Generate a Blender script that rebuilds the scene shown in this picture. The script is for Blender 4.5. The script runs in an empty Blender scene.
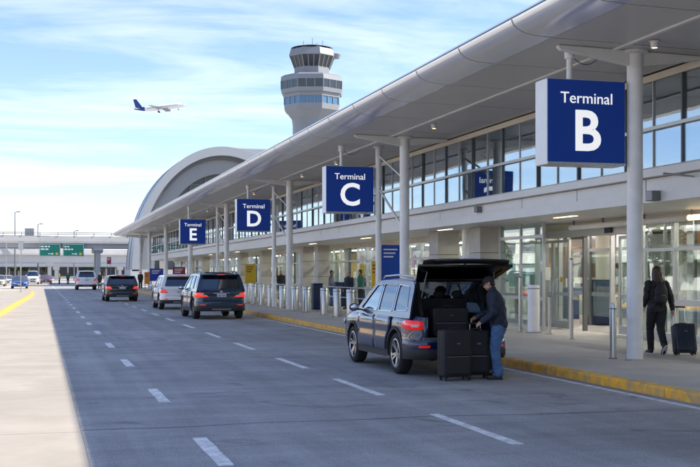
import bpy, bmesh, math, random
from mathutils import Vector, Matrix, noise as mnoise
from mathutils.geometry import tessellate_polygon
random.seed(7)
PI = math.pi
R = math.radians
scene = bpy.context.scene
COL = scene.collection

# ------------------------------------------------------------------ camera
F, HZ, VPX, EYE = 1100.0, 273.0, 40.0, 1.75          # photo pixels (700 x 467)
TH = math.atan((350.0 - VPX) / F)
CS, SN = math.cos(TH), math.sin(TH)
cam_d = bpy.data.cameras.new('camera')
cam = bpy.data.objects.new('camera', cam_d)
COL.objects.link(cam)
cam.location = (0, 0, EYE)
cam.rotation_euler = (PI / 2, 0, -TH)
cam_d.sensor_width = 36.0
cam_d.lens = 36.0 * F / 700.0
cam_d.shift_y = (HZ - 233.5) / 700.0
cam_d.clip_start = 0.1
cam_d.clip_end = 6000
scene.camera = cam

def g(px, py, z=0.0):
    """photo pixel on the horizontal plane z -> ground X, Y"""
    zc = F * (EYE - z) / (py - HZ)
    x = (px - VPX) * CS * zc / F
    return x, (zc - x * SN) / CS
def onx(px, X):
    """photo column px on the plane X = const -> Y"""
    zc = F * X / (CS * (px - VPX))
    return (zc - X * SN) / CS
def at(px, py, zc):
    """photo pixel at a chosen depth -> X, Y, Z"""
    x = (px - VPX) * CS * zc / F
    return x, (zc - x * SN) / CS, EYE - (py - HZ) * zc / F

# ------------------------------------------------------------------ light
TOSUN = Vector((1.0, -0.16, 0.834)).normalized()
EL = math.asin(TOSUN.z)
AZ = math.atan2(TOSUN.x, TOSUN.y)
world = bpy.data.worlds.new('World')
scene.world = world
world.use_nodes = True
wn, wl = world.node_tree.nodes, world.node_tree.links
wn.clear()
def W(t, **k):
    n = wn.new(t)
    for a, v in k.items():
        setattr(n, a, v)
    return n
out = W('ShaderNodeOutputWorld'); bg = W('ShaderNodeBackground')
sky = W('ShaderNodeTexSky', sky_type='NISHITA', sun_disc=False)
sky.sun_elevation = EL; sky.sun_rotation = AZ
sky.air_density = 1.0; sky.dust_density = 0.3; sky.ozone_density = 3.0; sky.altitude = 100
bg.inputs['Strength'].default_value = 0.08
tc = W('ShaderNodeTexCoord'); sp = W('ShaderNodeSeparateXYZ')
wl.new(tc.outputs['Generated'], sp.inputs[0])
def WM(op, a, b=None):
    n = W('ShaderNodeMath', operation=op)
    for i, v in enumerate((a, b)):
        if v is None: continue
        if isinstance(v, (int, float)): n.inputs[i].default_value = v
        else: wl.new(v, n.inputs[i])
    return n.outputs[0]
zz = WM('ADD', WM('MAXIMUM', sp.outputs[2], 0.0), 0.10)
cb = W('ShaderNodeCombineXYZ')
wl.new(WM('DIVIDE', sp.outputs[0], zz), cb.inputs[0])
wl.new(WM('DIVIDE', sp.outputs[1], zz), cb.inputs[1])
mp = W('ShaderNodeMapping')
mp.inputs['Rotation'].default_value = (0, 0, R(12)); mp.inputs['Scale'].default_value = (0.75, 1.9, 1); mp.inputs['Location'].default_value = (3.1, 0.9, 0)
wl.new(cb.outputs[0], mp.inputs[0])
n1 = W('ShaderNodeTexNoise'); n1.inputs['Scale'].default_value = 1.05; n1.inputs['Detail'].default_value = 9; n1.inputs['Roughness'].default_value = 0.60; n1.inputs['Distortion'].default_value = 0.5
wl.new(mp.outputs[0], n1.inputs['Vector'])
cr = W('ShaderNodeValToRGB')
cr.color_ramp.elements[0].position = 0.43; cr.color_ramp.elements[0].color = (0, 0, 0, 1)
cr.color_ramp.elements[1].position = 0.76; cr.color_ramp.elements[1].color = (1, 1, 1, 1)
wl.new(n1.outputs[0], cr.inputs[0])
hz = WM('POWER', WM('SUBTRACT', 1.0, WM('MINIMUM', WM('MAXIMUM', sp.outputs[2], 0.0), 1.0)), 7.0)   # thin veil low over the horizon
cf = WM('MINIMUM', WM('ADD', WM('MULTIPLY', cr.outputs[0], 0.50), WM('MULTIPLY', hz, 0.08)), 0.93)
mx = W('ShaderNodeMix', data_type='RGBA')
wl.new(cf, mx.inputs[0]); tint = W('ShaderNodeMix', data_type='RGBA', blend_type='MULTIPLY'); tint.inputs[0].default_value = 1.0; tint.inputs[7].default_value = (0.68, 0.68, 0.79, 1); wl.new(sky.outputs[0], tint.inputs[6]); wl.new(tint.outputs[2], mx.inputs[6]); mx.inputs[7].default_value = (5.3, 5.3, 5.3, 1)
wl.new(mx.outputs[2], bg.inputs['Color']); wl.new(bg.outputs[0], out.inputs[0])

sun_d = bpy.data.lights.new('sun', 'SUN')
sun_d.energy = 2.35; sun_d.angle = R(0.55); sun_d.color = (1.0, 0.92, 0.79)
sun = bpy.data.objects.new('sun', sun_d); COL.objects.link(sun)
sun.rotation_euler = TOSUN.to_track_quat('Z', 'Y').to_euler(); sun.location = (40, -20, 60)

scene.render.engine = 'CYCLES'
scene.view_settings.view_transform = 'Standard'
scene.view_settings.look = 'None'
scene.view_settings.gamma = 1.0
scene.view_settings.exposure = 2.0
scene.cycles.max_bounces = 10
scene.cycles.transparent_max_bounces = 24
scene.cycles.glossy_bounces = 5
scene.cycles.caustics_reflective = False
scene.cycles.caustics_refractive = False

# ------------------------------------------------------------------ materials
MATS = {}
def mat(name, col, rough=0.6, metal=0.0, var=0.0, ns=3.0, bump=0.0, bs=60.0, coat=0.0, spec=0.5, rvar=0.0, emit=None, est=1.0, stretch=(1, 1, 1), col2=None, patch=0.0, ps=0.25):
    """plain procedural surface: colour broken by noise at two scales, fine bump, roughness breakup"""
    if name in MATS: return MATS[name]
    m = bpy.data.materials.new(name); m.use_nodes = True
    nt = m.node_tree; N, L = nt.nodes, nt.links
    b = N['Principled BSDF']
    b.inputs['Base Color'].default_value = (*col, 1); b.inputs['Roughness'].default_value = rough
    b.inputs['Metallic'].default_value = metal; b.inputs['Specular IOR Level'].default_value = spec
    b.inputs['Coat Weight'].default_value = coat; b.inputs['Coat Roughness'].default_value = 0.03
    if emit:
        b.inputs['Emission Color'].default_value = (*emit, 1); b.inputs['Emission Strength'].default_value = est
    if var or bump or rvar or patch:
        t = N.new('ShaderNodeTexCoord'); mp = N.new('ShaderNodeMapping'); mp.inputs['Scale'].default_value = stretch
        geo = N.new('ShaderNodeNewGeometry'); L.new(geo.outputs['Position'], mp.inputs[0])
    if var or rvar or patch:
        a = N.new('ShaderNodeTexNoise'); a.inputs['Scale'].default_value = ns; a.inputs['Detail'].default_value = 8; a.inputs['Roughness'].default_value = 0.65
        L.new(mp.outputs[0], a.inputs['Vector'])
    last = None
    if var:
        mr = N.new('ShaderNodeMapRange'); mr.inputs[1].default_value = 0.3; mr.inputs[2].default_value = 0.7
        mr.inputs[3].default_value = 1 - var; mr.inputs[4].default_value = 1 + var
        L.new(a.outputs[0], mr.inputs[0])
        mul = N.new('ShaderNodeMix'); mul.data_type = 'RGBA'; mul.blend_type = 'MULTIPLY'; mul.inputs[0].default_value = 1
        mul.inputs[6].default_value = (*col, 1)
        L.new(mr.outputs[0], mul.inputs[7]); last = mul.outputs[2]
    if patch:
        pn = N.new('ShaderNodeTexNoise'); pn.inputs['Scale'].default_value = ps; pn.inputs['Detail'].default_value = 5; pn.inputs['Roughness'].default_value = 0.6; pn.inputs['Distortion'].default_value = 0.8
        L.new(mp.outputs[0], pn.inputs['Vector'])
        pr = N.new('ShaderNodeMapRange'); pr.inputs[1].default_value = 0.42; pr.inputs[2].default_value = 0.62
        pr.inputs[3].default_value = 0; pr.inputs[4].default_value = patch
        L.new(pn.outputs[0], pr.inputs[0])
        mm = N.new('ShaderNodeMix'); mm.data_type = 'RGBA'
        L.new(pr.outputs[0], mm.inputs[0])
        if last: L.new(last, mm.inputs[6])
        else: mm.inputs[6].default_value = (*col, 1)
        mm.inputs[7].default_value = (*(col2 or tuple(c * 0.5 for c in col)), 1); last = mm.outputs[2]
    if last: L.new(last, b.inputs['Base Color'])
    if rvar:
        rr = N.new('ShaderNodeMapRange'); rr.inputs[1].default_value = 0.3; rr.inputs[2].default_value = 0.7
        rr.inputs[3].default_value = max(0.02, rough - rvar); rr.inputs[4].default_value = min(1, rough + rvar)
        L.new(a.outputs[0], rr.inputs[0]); L.new(rr.outputs[0], b.inputs['Roughness'])
    if bump:
        c = N.new('ShaderNodeTexNoise'); c.inputs['Scale'].default_value = bs; c.inputs['Detail'].default_value = 4
        L.new(mp.outputs[0], c.inputs['Vector'])
        bp = N.new('ShaderNodeBump'); bp.inputs['Strength'].default_value = bump; bp.inputs['Distance'].default_value = 0.01
        L.new(c.outputs[0], bp.inputs['Height']); L.new(bp.outputs[0], b.inputs['Normal'])
    MATS[name] = m
    return m
def glass(name, tint=(0.7, 0.8, 0.8), ior=1.5, boost=0.04, rough=0.0, wob=0.0):
    m = bpy.data.materials.new(name); m.use_nodes = True
    N, L = m.node_tree.nodes, m.node_tree.links; N.clear()
    o = N.new('ShaderNodeOutputMaterial'); t = N.new('ShaderNodeBsdfTransparent'); gl = N.new('ShaderNodeBsdfGlossy'); mx = N.new('ShaderNodeMixShader')
    t.inputs[0].default_value = (*tint, 1); gl.inputs['Roughness'].default_value = rough; gl.inputs['Color'].default_value = (0.84, 0.93, 1, 1)
    lw = N.new('ShaderNodeLayerWeight'); lw.inputs[0].default_value = 0.5
    pw = N.new('ShaderNodeMath'); pw.operation = 'POWER'; pw.inputs[1].default_value = 4.0; L.new(lw.outputs['Facing'], pw.inputs[0])
    fr = N.new('ShaderNodeMath'); fr.operation = 'MULTIPLY_ADD'; fr.inputs[1].default_value = 0.9; fr.inputs[2].default_value = 0.03; L.new(pw.outputs[0], fr.inputs[0])
    ad = N.new('ShaderNodeMath'); ad.operation = 'ADD'; ad.inputs[1].default_value = boost; ad.use_clamp = True
    L.new(fr.outputs[0], ad.inputs[0]); L.new(ad.outputs[0], mx.inputs[0])
    if wob:
        geo = N.new('ShaderNodeNewGeometry'); nz = N.new('ShaderNodeTexNoise'); nz.inputs['Scale'].default_value = 0.9; nz.inputs['Detail'].default_value = 1
        L.new(geo.outputs['Position'], nz.inputs['Vector'])
        bp = N.new('ShaderNodeBump'); bp.inputs['Strength'].default_value = wob; bp.inputs['Distance'].default_value = 0.05
        L.new(nz.outputs[0], bp.inputs['Height']); L.new(bp.outputs[0], gl.inputs['Normal'])
    L.new(t.outputs[0], mx.inputs[1]); L.new(gl.outputs[0], mx.inputs[2]); L.new(mx.outputs[0], o.inputs[0])
    MATS[name] = m
    return m

def asphalt():
    m = bpy.data.materials.new('asphalt'); m.use_nodes = True
    N, L = m.node_tree.nodes, m.node_tree.links; b = N['Principled BSDF']
    geo = N.new('ShaderNodeNewGeometry')
    def noise(scale, detail=6, rough=0.6, st=None, dist=0):
        n = N.new('ShaderNodeTexNoise'); n.inputs['Scale'].default_value = scale; n.inputs['Detail'].default_value = detail
        n.inputs['Roughness'].default_value = rough; n.inputs['Distortion'].default_value = dist
        if st:
            mp = N.new('ShaderNodeMapping'); mp.inputs['Scale'].default_value = st; L.new(geo.outputs['Position'], mp.inputs[0]); L.new(mp.outputs[0], n.inputs['Vector'])
        else: L.new(geo.outputs['Position'], n.inputs['Vector'])
        return n.outputs[0]
    def mrange(v, a, c, d, e):
        r = N.new('ShaderNodeMapRange'); L.new(v, r.inputs[0])
        for i, q in enumerate((a, c, d, e)): r.inputs[i + 1].default_value = q
        return r.outputs[0]
    def mulv(a, c):
        r = N.new('ShaderNodeMath'); r.operation = 'MULTIPLY'; L.new(a, r.inputs[0]); L.new(c, r.inputs[1]); return r.outputs[0]
    v = mulv(mrange(noise(0.35, 6, 0.6, None, 0.6), 0.3, 0.7, 0.78, 1.18), mrange(noise(1.0, 6, 0.6, (2.2, 0.07, 1)), 0.3, 0.7, 0.82, 1.14))  # patches, wheel tracks
    v = mulv(v, mulv(mrange(noise(45, 2, 0.7), 0.32, 0.68, 0.72, 1.3), mrange(noise(130, 2, 0.7), 0.32, 0.68, 0.6, 1.42)))        # aggregate
    v = mulv(v, mrange(noise(9, 5, 0.7), 0.3, 0.7, 0.90, 1.09))
    v = mulv(v, mrange(noise(1.0, 7, 0.65, (0.22, 1.5, 1)), 0.3, 0.7, 0.84, 1.2))   # cross-lane bands: soft light streaks painted into the colour
    sp = noise(0.9, 3, 0.5, None, 1.2)
    v = mulv(v, mrange(sp, 0.62, 0.72, 1.0, 0.6))                         # oil spots
    mx = N.new('ShaderNodeMix'); mx.data_type = 'RGBA'; mx.blend_type = 'MULTIPLY'; mx.inputs[0].default_value = 1
    mx.inputs[6].default_value = (0.30, 0.297, 0.295, 1); L.new(v, mx.inputs[7]); L.new(mx.outputs[2], b.inputs['Base Color'])
    L.new(mrange(noise(1.4), 0.3, 0.7, 0.62, 0.86), b.inputs['Roughness'])
    bp = N.new('ShaderNodeBump'); bp.inputs['Strength'].default_value = 0.55; bp.inputs['Distance'].default_value = 0.008
    L.new(noise(110, 3, 0.7), bp.inputs['Height']); L.new(bp.outputs[0], b.inputs['Normal'])
    MATS['asphalt'] = m
    return m
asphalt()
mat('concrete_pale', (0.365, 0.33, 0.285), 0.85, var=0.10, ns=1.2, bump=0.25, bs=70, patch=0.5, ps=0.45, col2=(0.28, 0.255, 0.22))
mat('far_ground', (0.42, 0.40, 0.37), 0.9, var=0.12, ns=0.08, patch=0.4, ps=0.02, col2=(0.36, 0.34, 0.31))
mat('sidewalk_concrete', (0.50, 0.465, 0.425), 0.8, var=0.14, ns=1.6, bump=0.25, bs=80, patch=0.55, ps=0.7, col2=(0.35, 0.325, 0.30), rvar=0.1)
mat('kerb_concrete', (0.36, 0.35, 0.33), 0.85, var=0.15, ns=4, bump=0.3, bs=60)
mat('yellow_paint', (0.84, 0.44, 0.035), 0.65, var=0.22, ns=5, bump=0.3, bs=50, patch=0.75, ps=3.2, col2=(0.36, 0.29, 0.18))
mat('road_paint', (0.82, 0.82, 0.80), 0.65, var=0.10, ns=8, bump=0.3, bs=90, patch=0.6, ps=6, col2=(0.38, 0.38, 0.38))
mat('tar', (0.035, 0.035, 0.038), 0.6, var=0.2, ns=4)
mat('white_metal', (0.78, 0.775, 0.76), 0.34, var=0.05, ns=2, rvar=0.06)
mat('column_white', (0.84, 0.835, 0.82), 0.35, var=0.06, ns=1.5, rvar=0.08, patch=0.18, ps=1.6, col2=(0.52, 0.5, 0.47))
mat('soffit_grey', (0.62, 0.60, 0.57), 0.42, metal=0.1, var=0.06, ns=0.6, rvar=0.08)
mat('nose_metal', (0.86, 0.86, 0.87), 0.24, metal=0.5, var=0.03, ns=0.4)
mat('roof_metal', (0.45, 0.46, 0.47), 0.5, metal=0.2, var=0.08, ns=0.5)
mat('joint_dark', (0.03, 0.03, 0.032), 0.8)
mat('fascia_panel', (0.74, 0.725, 0.70), 0.4, var=0.06, ns=0.7, patch=0.22, ps=0.9, col2=(0.60, 0.58, 0.55), rvar=0.08)
mat('cream_beam', (0.66, 0.60, 0.50), 0.5, var=0.06, ns=1)
mat('mullion_light', (0.50, 0.50, 0.49), 0.35, metal=0.5, var=0.05, ns=2)
mat('mullion_dark', (0.12, 0.125, 0.13), 0.4, metal=0.3)
mat('stone', (0.52, 0.485, 0.43), 0.6, var=0.10, ns=2.5, bump=0.12, bs=30, patch=0.3, ps=1.5, col2=(0.42, 0.39, 0.35))
mat('interior_wall', (0.40, 0.37, 0.32), 0.7, var=0.08, ns=0.4)
mat('interior_ceiling', (0.5, 0.48, 0.44), 0.7)
mat('interior_floor', (0.35, 0.33, 0.31), 0.25, var=0.1, ns=1)
mat('interior_dark', (0.06, 0.065, 0.075), 0.6)
mat('lamp_warm', (0.9, 0.8, 0.6), 0.4, emit=(1.0, 0.72, 0.38), est=0.7)
mat('lamp_interior', (0.9, 0.9, 0.9), 0.4, emit=(1.0, 0.93, 0.82), est=21)
mat('garage_bounce_white', (0.78, 0.74, 0.67), 0.8, var=0.06, ns=0.3)  # whitened so the unseen garage bounces sun onto the shaded terminal
mat('lamp_white', (0.9, 0.9, 0.9), 0.4, emit=(1.0, 0.88, 0.7), est=0.6)
mat('sign_navy', (0.005, 0.034, 0.165), 0.6, emit=(0.004, 0.02, 0.16), est=0.12, var=0.05, ns=2, spec=0.35)
mat('sign_white', (0.80, 0.80, 0.80), 0.5)
mat('sign_letter', (0.80, 0.80, 0.80), 0.5, emit=(1, 1, 1), est=0.16)
mat('housing_white', (0.80, 0.79, 0.775), 0.4, var=0.04, ns=2)
mat('steel_brushed', (0.50, 0.50, 0.495), 0.30, metal=0.85, var=0.10, ns=6, rvar=0.08, stretch=(1, 1, 0.15))
mat('steel_dark', (0.20, 0.20, 0.21), 0.4, metal=0.7)
mat('bin_blue', (0.006, 0.02, 0.08), 0.45, var=0.08, ns=4)
mat('black_plastic', (0.018, 0.018, 0.02), 0.5, var=0.12, ns=8)
mat('black_gloss', (0.01, 0.01, 0.012), 0.15)
mat('green_sign', (0.0, 0.16, 0.12), 0.45)
mat('overpass_concrete', (0.56, 0.555, 0.545), 0.85, var=0.10, ns=0.25, patch=0.35, ps=0.12, col2=(0.42, 0.41, 0.395))
mat('yellow_board', (0.62, 0.40, 0.02), 0.5, var=0.05, ns=3)
mat('blue_board', (0.01, 0.035, 0.33), 0.5)
mat('red_board', (0.25, 0.015, 0.05), 0.5)
mat('orange_board', (0.62, 0.22, 0.03), 0.5)
glass('glass_upper', (0.80, 0.87, 0.90), 1.55, 0.27, 0.0, 0.06)
glass('glass_lower', (0.86, 0.91, 0.89), 1.5, 0.10, 0.0, 0.04)
glass('glass_far', (0.35, 0.42, 0.45), 1.5, 0.25)

# ------------------------------------------------------------------ mesh helpers
class MB:
    def __init__(s): s.v, s.f, s.m, s.cur = [], [], [], 0
    def mi(s, i): s.cur = i; return s
    def add(s, vs, fs):
        o = len(s.v); s.v += [tuple(p) for p in vs]
        for f in fs: s.f.append([i + o for i in f]); s.m.append(s.cur)
        return s
    def box(s, x0, x1, y0, y1, z0, z1):
        return s.add([(x, y, z) for z in (z0, z1) for y in (y0, y1) for x in (x0, x1)],
                     [(0, 2, 3, 1), (4, 5, 7, 6), (0, 1, 5, 4), (2, 6, 7, 3), (0, 4, 6, 2), (1, 3, 7, 5)])
    def prism(s, pts, a, b, axis='y'):
        """closed outline extruded a..b along an axis"""
        def P(p, t): return {'y': (p[0], t, p[1]), 'x': (t, p[0], p[1]), 'z': (p[0], p[1], t)}[axis]
        n = len(pts)
        fs = [(i, (i + 1) % n, n + (i + 1) % n, n + i) for i in range(n)] + [tuple(range(n - 1, -1, -1)), tuple(range(n, 2 * n))]
        return s.add([P(p, a) for p in pts] + [P(p, b) for p in pts], fs)
    def tube(s, p0, p1, r0, r1=None, n=16, caps=True):
        r1 = r0 if r1 is None else r1
        return s.chain([(p0, r0), (p1, r1)], n, caps)
    def chain(s, pr, n=12, caps=True):
        """tube through points with a radius at each"""
        P = [Vector(p) for p, r in pr]; vs = []; prev = None
        for i, (p, r) in enumerate(pr):
            d = (P[min(i + 1, len(P) - 1)] - P[max(i - 1, 0)]).normalized()
            u = d.orthogonal().normalized() if prev is None else (prev - d * prev.dot(d)).normalized()
            prev = u; w = d.cross(u)
            vs += [P[i] + (u * math.cos(2 * PI * k / n) + w * math.sin(2 * PI * k / n)) * r for k in range(n)]
        m = len(pr)
        fs = [(i * n + k, i * n + (k + 1) % n, (i + 1) * n + (k + 1) % n, (i + 1) * n + k) for i in range(m - 1) for k in range(n)]
        if caps: fs += [tuple(range(n - 1, -1, -1)), tuple(range((m - 1) * n, m * n))]
        return s.add(vs, fs)
    def lathe(s, prof, n=24, c=(0, 0, 0), caps=True):
        """profile of (r, z) turned about z at c"""
        vs = [(c[0] + r * math.cos(2 * PI * k / n), c[1] + r * math.sin(2 * PI * k / n), c[2] + z) for r, z in prof for k in range(n)]
        m = len(prof)
        fs = [(i * n + k, i * n + (k + 1) % n, (i + 1) * n + (k + 1) % n, (i + 1) * n + k) for i in range(m - 1) for k in range(n)]
        if caps: fs += [tuple(range(n - 1, -1, -1)), tuple(range((m - 1) * n, m * n))]
        return s.add(vs, fs)
    def ell(s, c, r, rot=None, n=16, m=10):
        vs = []; c = Vector(c)
        for i in range(m + 1):
            a = PI * i / m
            for k in range(n):
                b = 2 * PI * k / n
                p = Vector((r[0] * math.sin(a) * math.cos(b), r[1] * math.sin(a) * math.sin(b), r[2] * math.cos(a)))
                vs.append(c + (rot @ p if rot else p))
        fs = [(i * n + k, (i + 1) * n + k, (i + 1) * n + (k + 1) % n, i * n + (k + 1) % n) for i in range(m) for k in range(n)]
        return s.add(vs, fs)
    def grid(s, rows):
        """rows of equal length of points -> quads"""
        n = len(rows[0]); vs = [p for r in rows for p in r]
        return s.add(vs, [(i * n + k, i * n + k + 1, (i + 1) * n + k + 1, (i + 1) * n + k) for i in range(len(rows) - 1) for k in range(n - 1)])
    def mesh(s, name, mats, smooth=None, bevel=0, seg=2, fix=True):
        me = bpy.data.meshes.new(name)
        me.from_pydata(s.v, [], s.f)
        if isinstance(mats, str): mats = [mats]
        for m in mats: me.materials.append(MATS[m])
        if len(mats) > 1: me.polygons.foreach_set('material_index', s.m)
        if fix or bevel:
            bm = bmesh.new(); bm.from_mesh(me)
            bmesh.ops.remove_doubles(bm, verts=bm.verts, dist=1e-6)
            bmesh.ops.recalc_face_normals(bm, faces=bm.faces)
            if bevel:
                es = [e for e in bm.edges if len(e.link_faces) == 2 and e.calc_face_angle(0) > R(30)]
                bmesh.ops.bevel(bm, geom=es, offset=bevel, segments=seg, affect='EDGES', profile=0.5)
            bm.to_mesh(me); bm.free()
        if smooth is not None:
            me.polygons.foreach_set('use_smooth', [True] * len(me.polygons))
            me.set_sharp_from_angle(angle=R(smooth))
        me.update()
        return me
    def build(s, name, mats, parent=None, smooth=None, bevel=0, seg=2, loc=None, rz=0, fix=True):
        return obj(name, s.mesh(name, mats, smooth, bevel, seg, fix), parent, loc, rz)
def obj(name, me, parent=None, loc=None, rz=0):
    o = bpy.data.objects.new(name, me); COL.objects.link(o)
    if parent: o.parent = parent
    if loc is not None: o.location = loc
    if rz: o.rotation_euler = (0, 0, rz)
    return o
def tag(o, label, cat, group=None):
    o['label'] = label; o['category'] = cat
    if group: o['group'] = group
    return o
def thing(name, label, cat, loc=(0, 0, 0), rz=0, group=None):
    o = obj(name, None, None, loc, rz); o.empty_display_size = 0.3
    return tag(o, label, cat, group)
def struct(o): o['kind'] = 'structure'; return o
def stuff(o): o['kind'] = 'stuff'; return o
def copy_tree(o, parent=None):
    c = o.copy(); COL.objects.link(c); c.parent = parent
    for ch in o.children: copy_tree(ch, c)
    return c
_tcache = {}
def text(body, size, weight=0.0, matname='sign_letter', depth=0.004, align='CENTER', name='lettering', sx=1.0):
    """flat lettering standing in XZ, facing -Y"""
    key = (body, size, weight, matname, sx)
    if key in _tcache: return _tcache[key]
    cu = bpy.data.curves.new('lettering', 'FONT'); cu.body = body; cu.size = size; cu.offset = weight; cu.extrude = depth
    cu.align_x = align; cu.align_y = 'CENTER'; cu.resolution_u = 4
    o = bpy.data.objects.new('lettering_tmp', cu); COL.objects.link(o)
    dg = bpy.context.evaluated_depsgraph_get()
    me = bpy.data.meshes.new_from_object(o.evaluated_get(dg)); bpy.data.objects.remove(o); bpy.data.curves.remove(cu)
    me.name = name; me.transform(Matrix.Rotation(PI / 2, 4, 'X') @ Matrix.Diagonal((sx, 1, 1, 1)))
    me.materials.clear(); me.materials.append(MATS[matname])
    _tcache[key] = me
    return me
def remeshed(name, me, voxel, mats, smooth_it=3, parent=None):
    """union of overlapping closed shapes as one continuous skin"""
    o = bpy.data.objects.new('remesh_tmp', me); COL.objects.link(o)
    md = o.modifiers.new('r', 'REMESH'); md.mode = 'VOXEL'; md.voxel_size = voxel; md.use_smooth_shade = True
    if smooth_it:
        sm = o.modifiers.new('s', 'SMOOTH'); sm.iterations = smooth_it; sm.factor = 0.5
    dg = bpy.context.evaluated_depsgraph_get()
    m2 = bpy.data.meshes.new_from_object(o.evaluated_get(dg)); bpy.data.objects.remove(o)
    m2.name = name; m2.materials.clear()
    for m in ([mats] if isinstance(mats, str) else mats): m2.materials.append(MATS[m])
    m2.polygons.foreach_set('material_index', [0] * len(m2.polygons))
    m2.polygons.foreach_set('use_smooth', [True] * len(m2.polygons))
    return obj(name, m2, parent)
# ------------------------------------------------------------------ ground, road, pavement
KX, FX, CX, GX, LX = 8.45, 14.5, 10.5, 12.0, 11.75     # kerb, lower facade, columns, upper glass, ledge
SW = 0.15                                               # pavement height
struct(MB().box(-1500, 1500, -300, 3000, -0.5, -0.012).build('ground', 'far_ground'))
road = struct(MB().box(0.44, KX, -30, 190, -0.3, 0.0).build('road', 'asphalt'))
shoulder = struct(MB().box(-1.75, 0.43, -30, 190, -0.3, -0.016).build('road_shoulder', 'joint_dark'))
for k in range(34):  # pale slabs edged at the canopy shadow: sunlit tone partly in the colour
    MB().box(-1.75, 0.4385, 4.5 * k - 10, 4.5 * k - 5.515, -.05, -.003).build('sunlit_pale_slab', 'concrete_pale', shoulder)
MB().box(-1.75, 0.4385, 143.0, 190, -.05, -.003).build('sunlit_pale_slab', 'concrete_pale', shoulder)
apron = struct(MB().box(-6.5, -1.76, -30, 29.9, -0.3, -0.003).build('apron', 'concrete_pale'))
struct(MB().box(-40, -6.5, -30, 190, -0.3, -0.004).build('inner_road', 'concrete_pale'))
def dash(x, y, w, l):
    b = MB(); random.seed(int(y * 100))
    n = 6; j = lambda: random.uniform(-0.007, 0.007)
    L_ = [(-w / 2 + j(), -l / 2 + l * i / n) for i in range(n + 1)]; R_ = [(w / 2 + j(), -l / 2 + l * i / n) for i in range(n, -1, -1)]
    b.prism(L_ + R_, 0.0, 0.0045, 'z')
    b.build('lane_dash', 'road_paint', road, loc=(x, y, 0))
for y in [5.4, 10.8, 15.9, 21.8, 27.2, 33.2] + [39 + 5.8 * k for k in range(22)]: dash(1.63, y, 0.15, 1.75)
for y in [6.4, 11.6, 16.3, 20.9, 26.0, 31.0] + [36.2 + 5.4 * k for k in range(23)]: dash(4.70, y, 0.12, 2.5)
MB().box(-0.055, 0.055, -20, 125, 0.0, 0.0042).build('edge_line', 'road_paint', road, loc=(8.20, 0, 0))
def crack(pts, w):
    b = MB(); rows = []
    P = []
    for i in range(len(pts) - 1):
        for k in range(14):
            t = k / 14; a, c = Vector(pts[i]), Vector(pts[i + 1]); P.append(a.lerp(c, t))
    for i, p in enumerate(P):
        o = mnoise.noise(Vector((p.x * 0.9, p.y * 0.9, 3))) * 0.16; ww = w * (0.6 + 0.7 * abs(mnoise.noise(Vector((p.x * 3, p.y * 3, 8)))))
        rows.append([(p.x, p.y + o - ww, 0.0035), (p.x, p.y + o + ww, 0.0035)])
    b.grid(rows).build('tar_seam', 'tar', road)
crack([(0.45, 12.55), (3, 12.7), (8.4, 12.35)], 0.012)
crack([(0.45, 24.3), (4, 24.6), (8.4, 24.2)], 0.014)
crack([(0.45, 37.2), (8.4, 37.0)], 0.012)

mat('patch_asphalt', (0.235, 0.235, 0.24), 0.8, var=0.2, ns=5, bump=0.4, bs=90)
mat('iron', (0.07, 0.065, 0.06), 0.55, metal=0.6, var=0.25, ns=12)
def blot(cx, cy, rx, ry, m, nm, z, seed):
    pts = []
    for k in range(26):
        a = 2 * PI * k / 26; q = 1 + .28 * mnoise.noise(Vector((math.cos(a) * 1.3 + seed, math.sin(a) * 1.3, seed * .7))); pts.append((cx + rx * q * math.cos(a), cy + ry * q * math.sin(a)))
    MB().add([(x, y, z) for x, y in pts], [tuple(range(26))]).build(nm, m, road)
crack([(2.9, 5.5), (2.5, 9), (2.9, 14)], .006); crack([(0.45, 16.9), (1.6, 17.3), (3.6, 16.8)], .007); crack([(4.9, 19.3), (6, 19.8), (8.3, 19.5)], .008); 
sidewalk = struct(MB().box(KX + 0.16, 30, -30, 125, -0.3, SW - 0.03).build('pavement', 'joint_dark'))
slab = {}
xs = [KX + 0.165, 11.2, FX + 0.1]
for i in range(2):
    for k in range(42):
        key = i
        if key not in slab:
            w = xs[i + 1] - xs[i] - 0.012
            slab[key] = MB().box(0, w, 0, 2.988, -0.05, 0).mesh('paving_slab', 'sidewalk_concrete', bevel=0.005, seg=1)
        obj('paving_slab', slab[key], sidewalk, (xs[i], -1 + 3 * k, SW))
kerb = struct(MB().box(KX + 0.02, KX + 0.158, -30, 125, -0.3, SW - 0.025).build('kerb', 'kerb_concrete'))
ks = MB().prism([(0, -0.05), (0.16, -0.05), (0.16, SW), (0.035, SW), (0.012, SW - 0.012), (0.0, SW - 0.04)], 0, 2.985).mesh('kerbstone', 'yellow_paint', bevel=0.006, seg=1)
kc = ks.copy(); kc.materials.clear(); kc.materials.append(MATS['kerb_concrete'])
for k in range(42): obj('kerbstone', ks, kerb, (KX, -1.3 + 3 * k, 0))
kj = MB().box(0, 0.152, 0, 0.06, -0.05, SW + 0.003).mesh('kerb_joint', 'kerb_concrete')
for k in (4, 9, 15, 22): obj('kerb_joint', kj, kerb, (KX - 0.004, -1.345 + 3 * k, 0))

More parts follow.
